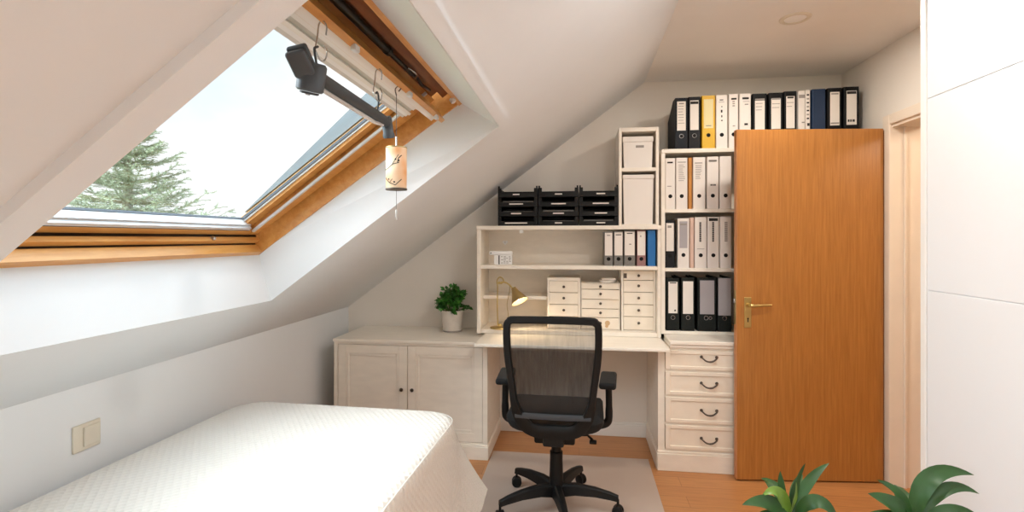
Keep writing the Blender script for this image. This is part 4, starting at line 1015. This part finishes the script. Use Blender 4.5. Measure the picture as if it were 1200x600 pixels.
house_plant((.975, 1.655, 0), (.975, 1.641, .565), [
    ((.975, 1.641, .575), (.985, 1.64, .760), (1.148, 1.665, .706), .050, (-.45, -.75, .5), 'leaf'),
    ((.980, 1.64, .575), (1.045, 1.64, .720), (1.155, 1.655, .656), .036, (-.25, -.75, .6), 'leaf'),
    ((.985, 1.63, .565), (1.05, 1.61, .668), (1.140, 1.60, .594), .034, (-.15, -.75, .65), 'leaf'),
    ((.970, 1.64, .57), (.940, 1.63, .665), (.866, 1.627, .692), .034, (.45, -.75, .45), 'leaf'),
    ((.962, 1.63, .555), (.915, 1.60, .640), (.822, 1.59, .668), .058, (.4, -.75, .5), 'leaf'),
    ((.960, 1.63, .55), (.88, 1.58, .62), (.785, 1.56, .612), .046, (.3, -.7, .6), 'leaf'),
    ((.972, 1.63, .55), (.95, 1.52, .60), (.93, 1.44, .53), .05, (.1, -.5, .85), 'leaf'),
    ((.980, 1.63, .55), (1.03, 1.52, .60), (1.06, 1.44, .54), .05, (-.1, -.5, .85), 'leaf'),
    ((.975, 1.66, .56), (.99, 1.74, .63), (1.02, 1.80, .60), .044, (0, -.5, .85), 'leaf')],
    'larger leafy green house plant in front of the white wardrobe', .13, .26)

# ------------------------------------------------------------------ outside: ground and spruce
m = MB(); m.box(-60, -3.2, -40, 60, -4.6, -4.5); struct(m.build('ground_outside', 'lawn'))
def spruce():
    rnd = random.Random(8); TX, TY = -7.75, 7.9; ztop = 3.55
    o = thing('spruce_tree', 'pale green spruce tree outside seen through the skylight', 'tree', (TX, TY, -4.5))
    m = MB(); m.tube([(TX, TY, -4.5), (TX, TY, 0), (TX + .03, TY, 2.5), (TX, TY, ztop)], [.22, .14, .06, .012], 10); m.build('trunk', 'bark', o)
    nd = MB(); br = MB()
    def needles(p, q, ln, cnt):
        ax_ = (q - p); L = ax_.length; ax_.normalize(); vs = []; fs = []
        for i in range(cnt):
            c = p.lerp(q, i / cnt); rv = V((rnd.gauss(0, 1), rnd.gauss(0, 1), rnd.gauss(0, 1))); rv = (rv - ax_ * rv.dot(ax_)).normalized()
            d_ = (ax_ * .7 + rv).normalized() * ln * rnd.uniform(.7, 1.2); sd = ax_.cross(rv) * .006
            vs += [c - sd, c + sd, c + d_]; fs.append([len(vs) - 3, len(vs) - 2, len(vs) - 1])
        nd.mesh(vs, fs, False)
    z = ztop - .1; a0_ = 0
    while z > .2:
        Rm = .22 + (ztop - z) * .58; nb = 9 if z > 1.2 else 6; a0_ += .5
        for k in range(nb):
            a = a0_ + 2 * PI * k / nb + rnd.uniform(-.25, .25); R_ = min(1.9, Rm * rnd.uniform(.75, 1.15)); dv = V((math.cos(a), math.sin(a), 0))
            p0 = V((TX, TY, z + rnd.uniform(-.08, .08))); p2 = p0 + dv * R_ + V((0, 0, .30 * R_)); p1 = p0 + dv * R_ * .5 - V((0, 0, .04 * R_))
            pts = bz(p0, p1, p2, 8); br.tube(pts, [.016 - .0016 * i for i in range(9)], 5)
            for i in range(8): needles(pts[i], pts[i + 1], .06, 16)
            for i in range(2, 9):
                for s1 in (-1, 1):
                    tl = R_ * .34 * (1.1 - i / 9) + .07; sdv = (dv * .75 + V((-dv.y, dv.x, 0)) * s1 * .8 + V((0, 0, rnd.uniform(-.1, .45)))).normalized()
                    e = pts[i] + sdv * tl; br.tube([pts[i], e], .004, 4); needles(pts[i], e, .055, int(tl * 75) + 5)
        z -= .20
    needles(V((TX, TY, ztop - .35)), V((TX, TY, ztop + .1)), .07, 30)
    br.build('branches', 'bark', o); nd.build('needles', 'needle', o)['kind'] = 'stuff'
spruce()

# ------------------------------------------------------------------ sky and lights
wld = bpy.data.worlds.new('sky'); SC.world = wld; wld.use_nodes = True
nt = wld.node_tree; bg = nt.nodes['Background']
tc = nt.nodes.new('ShaderNodeTexCoord'); n = nt.nodes.new('ShaderNodeTexNoise'); n.inputs['Scale'].default_value = 2.2; n.inputs['Detail'].default_value = 6; n.inputs['Roughness'].default_value = .55
mp = nt.nodes.new('ShaderNodeMapping'); mp.inputs['Scale'].default_value = (1, 1, 2.4); mp.inputs['Location'].default_value = (.3, .1, .2)
nt.links.new(tc.outputs['Generated'], mp.inputs['Vector']); nt.links.new(mp.outputs[0], n.inputs['Vector'])
sx = nt.nodes.new('ShaderNodeSeparateXYZ'); nt.links.new(tc.outputs['Generated'], sx.inputs[0])
# more cloud towards the horizon
mr = nt.nodes.new('ShaderNodeMapRange'); mr.inputs['From Min'].default_value = .05; mr.inputs['From Max'].default_value = .55; mr.inputs['To Min'].default_value = .35; mr.inputs['To Max'].default_value = -.12
nt.links.new(sx.outputs['Z'], mr.inputs['Value'])
ad = nt.nodes.new('ShaderNodeMath'); ad.operation = 'ADD'; nt.links.new(n.outputs['Fac'], ad.inputs[0]); nt.links.new(mr.outputs[0], ad.inputs[1])
r = nt.nodes.new('ShaderNodeValToRGB'); r.color_ramp.elements[0].position = .38; r.color_ramp.elements[1].position = .74
r.color_ramp.elements[0].color = lin('#d6eafa'); r.color_ramp.elements[1].color = lin('#fafbfc')
nt.links.new(ad.outputs[0], r.inputs[0]); nt.links.new(r.outputs[0], bg.inputs['Color']); 
# brighter towards the zenith, as a hazy overcast sky is
ms = nt.nodes.new('ShaderNodeMapRange'); ms.interpolation_type = 'SMOOTHSTEP'
for i_, v_ in (('From Min', .42), ('From Max', .95), ('To Min', 1.0), ('To Max', 6.0)): ms.inputs[i_].default_value = v_
nt.links.new(sx.outputs['Z'], ms.inputs['Value']); nt.links.new(ms.outputs[0], bg.inputs['Strength'])

def light(name, typ, loc, energy, col=(1, 1, 1), rot=None, **kw):
    l = bpy.data.lights.new(name, typ); l.energy = energy; l.color = col
    for k, v in kw.items(): setattr(l, k, v)
    o = bpy.data.objects.new(name, l); COL.objects.link(o); o.location = loc
    if rot is not None: o.rotation_euler = rot
    o['kind'] = 'helper'
    return o
# soft daylight: a hazy sun above the roof slope, shining through the skylight
d_ = V((.62, .24, -.70)).normalized()
sun = light('hazy_sun', 'SUN', S(1, 1.5, 4), 10, (.86, .94, 1), d_.to_track_quat('-Z', 'Y').to_euler(), angle=math.radians(85))
# fill light added outside the unseen rear window
light('rear_fill_light', 'AREA', (.1, YR - .13, 1.1), 2, (.9, .95, 1), Euler((PI / 2, 0, 0)), shape='RECTANGLE', size=1.6, size_y=1.2)
for k, y in enumerate(DLY):
    light('downlight_fill', 'AREA', (DLX[k], y, ZC - .012), (8, 12, 6, 2, 1.5)[k], ((1, .93, .84), (1, .96, .92), (.95, .975, 1), (.95, .975, 1), (.95, .975, 1))[k], Euler((0, 0, 0)), shape='DISK', size=.1)  # fill light added under every downlight, though the visible one looks unlit
light('roof_fill_light', 'AREA', S(1.07, -1.0, .34), 14, (.9, .955, 1), (-NO).to_track_quat('-Z', 'Y').to_euler(), shape='RECTANGLE', size=1.3, size_y=.95)  # fill light added at the unseen second roof window
# skylight portal
pt = light('skylight_portal', 'AREA', S(1.05, 1.5, .36), 1, (1, 1, 1), (-NO).to_track_quat('-Z', 'Y').to_euler(), shape='RECTANGLE', size=1.5, size_y=1.2)
pt.data.cycles.is_portal = True
# desk lamp and hall lamp
light('desk_lamp_light', 'SPOT', c0 + ax * .09, 3.2, (1, .78, .52), ax.to_track_quat('-Z', 'Y').to_euler(), spot_size=math.radians(140), spot_blend=.6, shadow_soft_size=.02)
light('hall_lamp_light', 'POINT', (2.45, 2.2, 2.25), 14, (1, .83, .64), shadow_soft_size=.12)

# ------------------------------------------------------------------ camera and view
cam = bpy.data.cameras.new('camera'); co = bpy.data.objects.new('camera', cam); COL.objects.link(co)
co.location = (0, 0, 1.4); co.rotation_euler = (PI / 2, 0, math.radians(7.47)); cam.lens = 18; cam.sensor_width = 36; cam.sensor_fit = 'HORIZONTAL'
cam.shift_y = -20.6 / 1200; cam.clip_start = .02; cam.clip_end = 300
SC.camera = co
SC.view_settings.view_transform = 'Standard'; SC.view_settings.look = 'None'; SC.view_settings.gamma = 1; SC.view_settings.use_curve_mapping = False
SC.view_settings.exposure = 0.36
SC.cycles.use_denoising = True
SC.cycles.max_bounces = 10; SC.cycles.diffuse_bounces = 6; SC.cycles.transparent_max_bounces = 12
SC.cycles.sample_clamp_indirect = 6
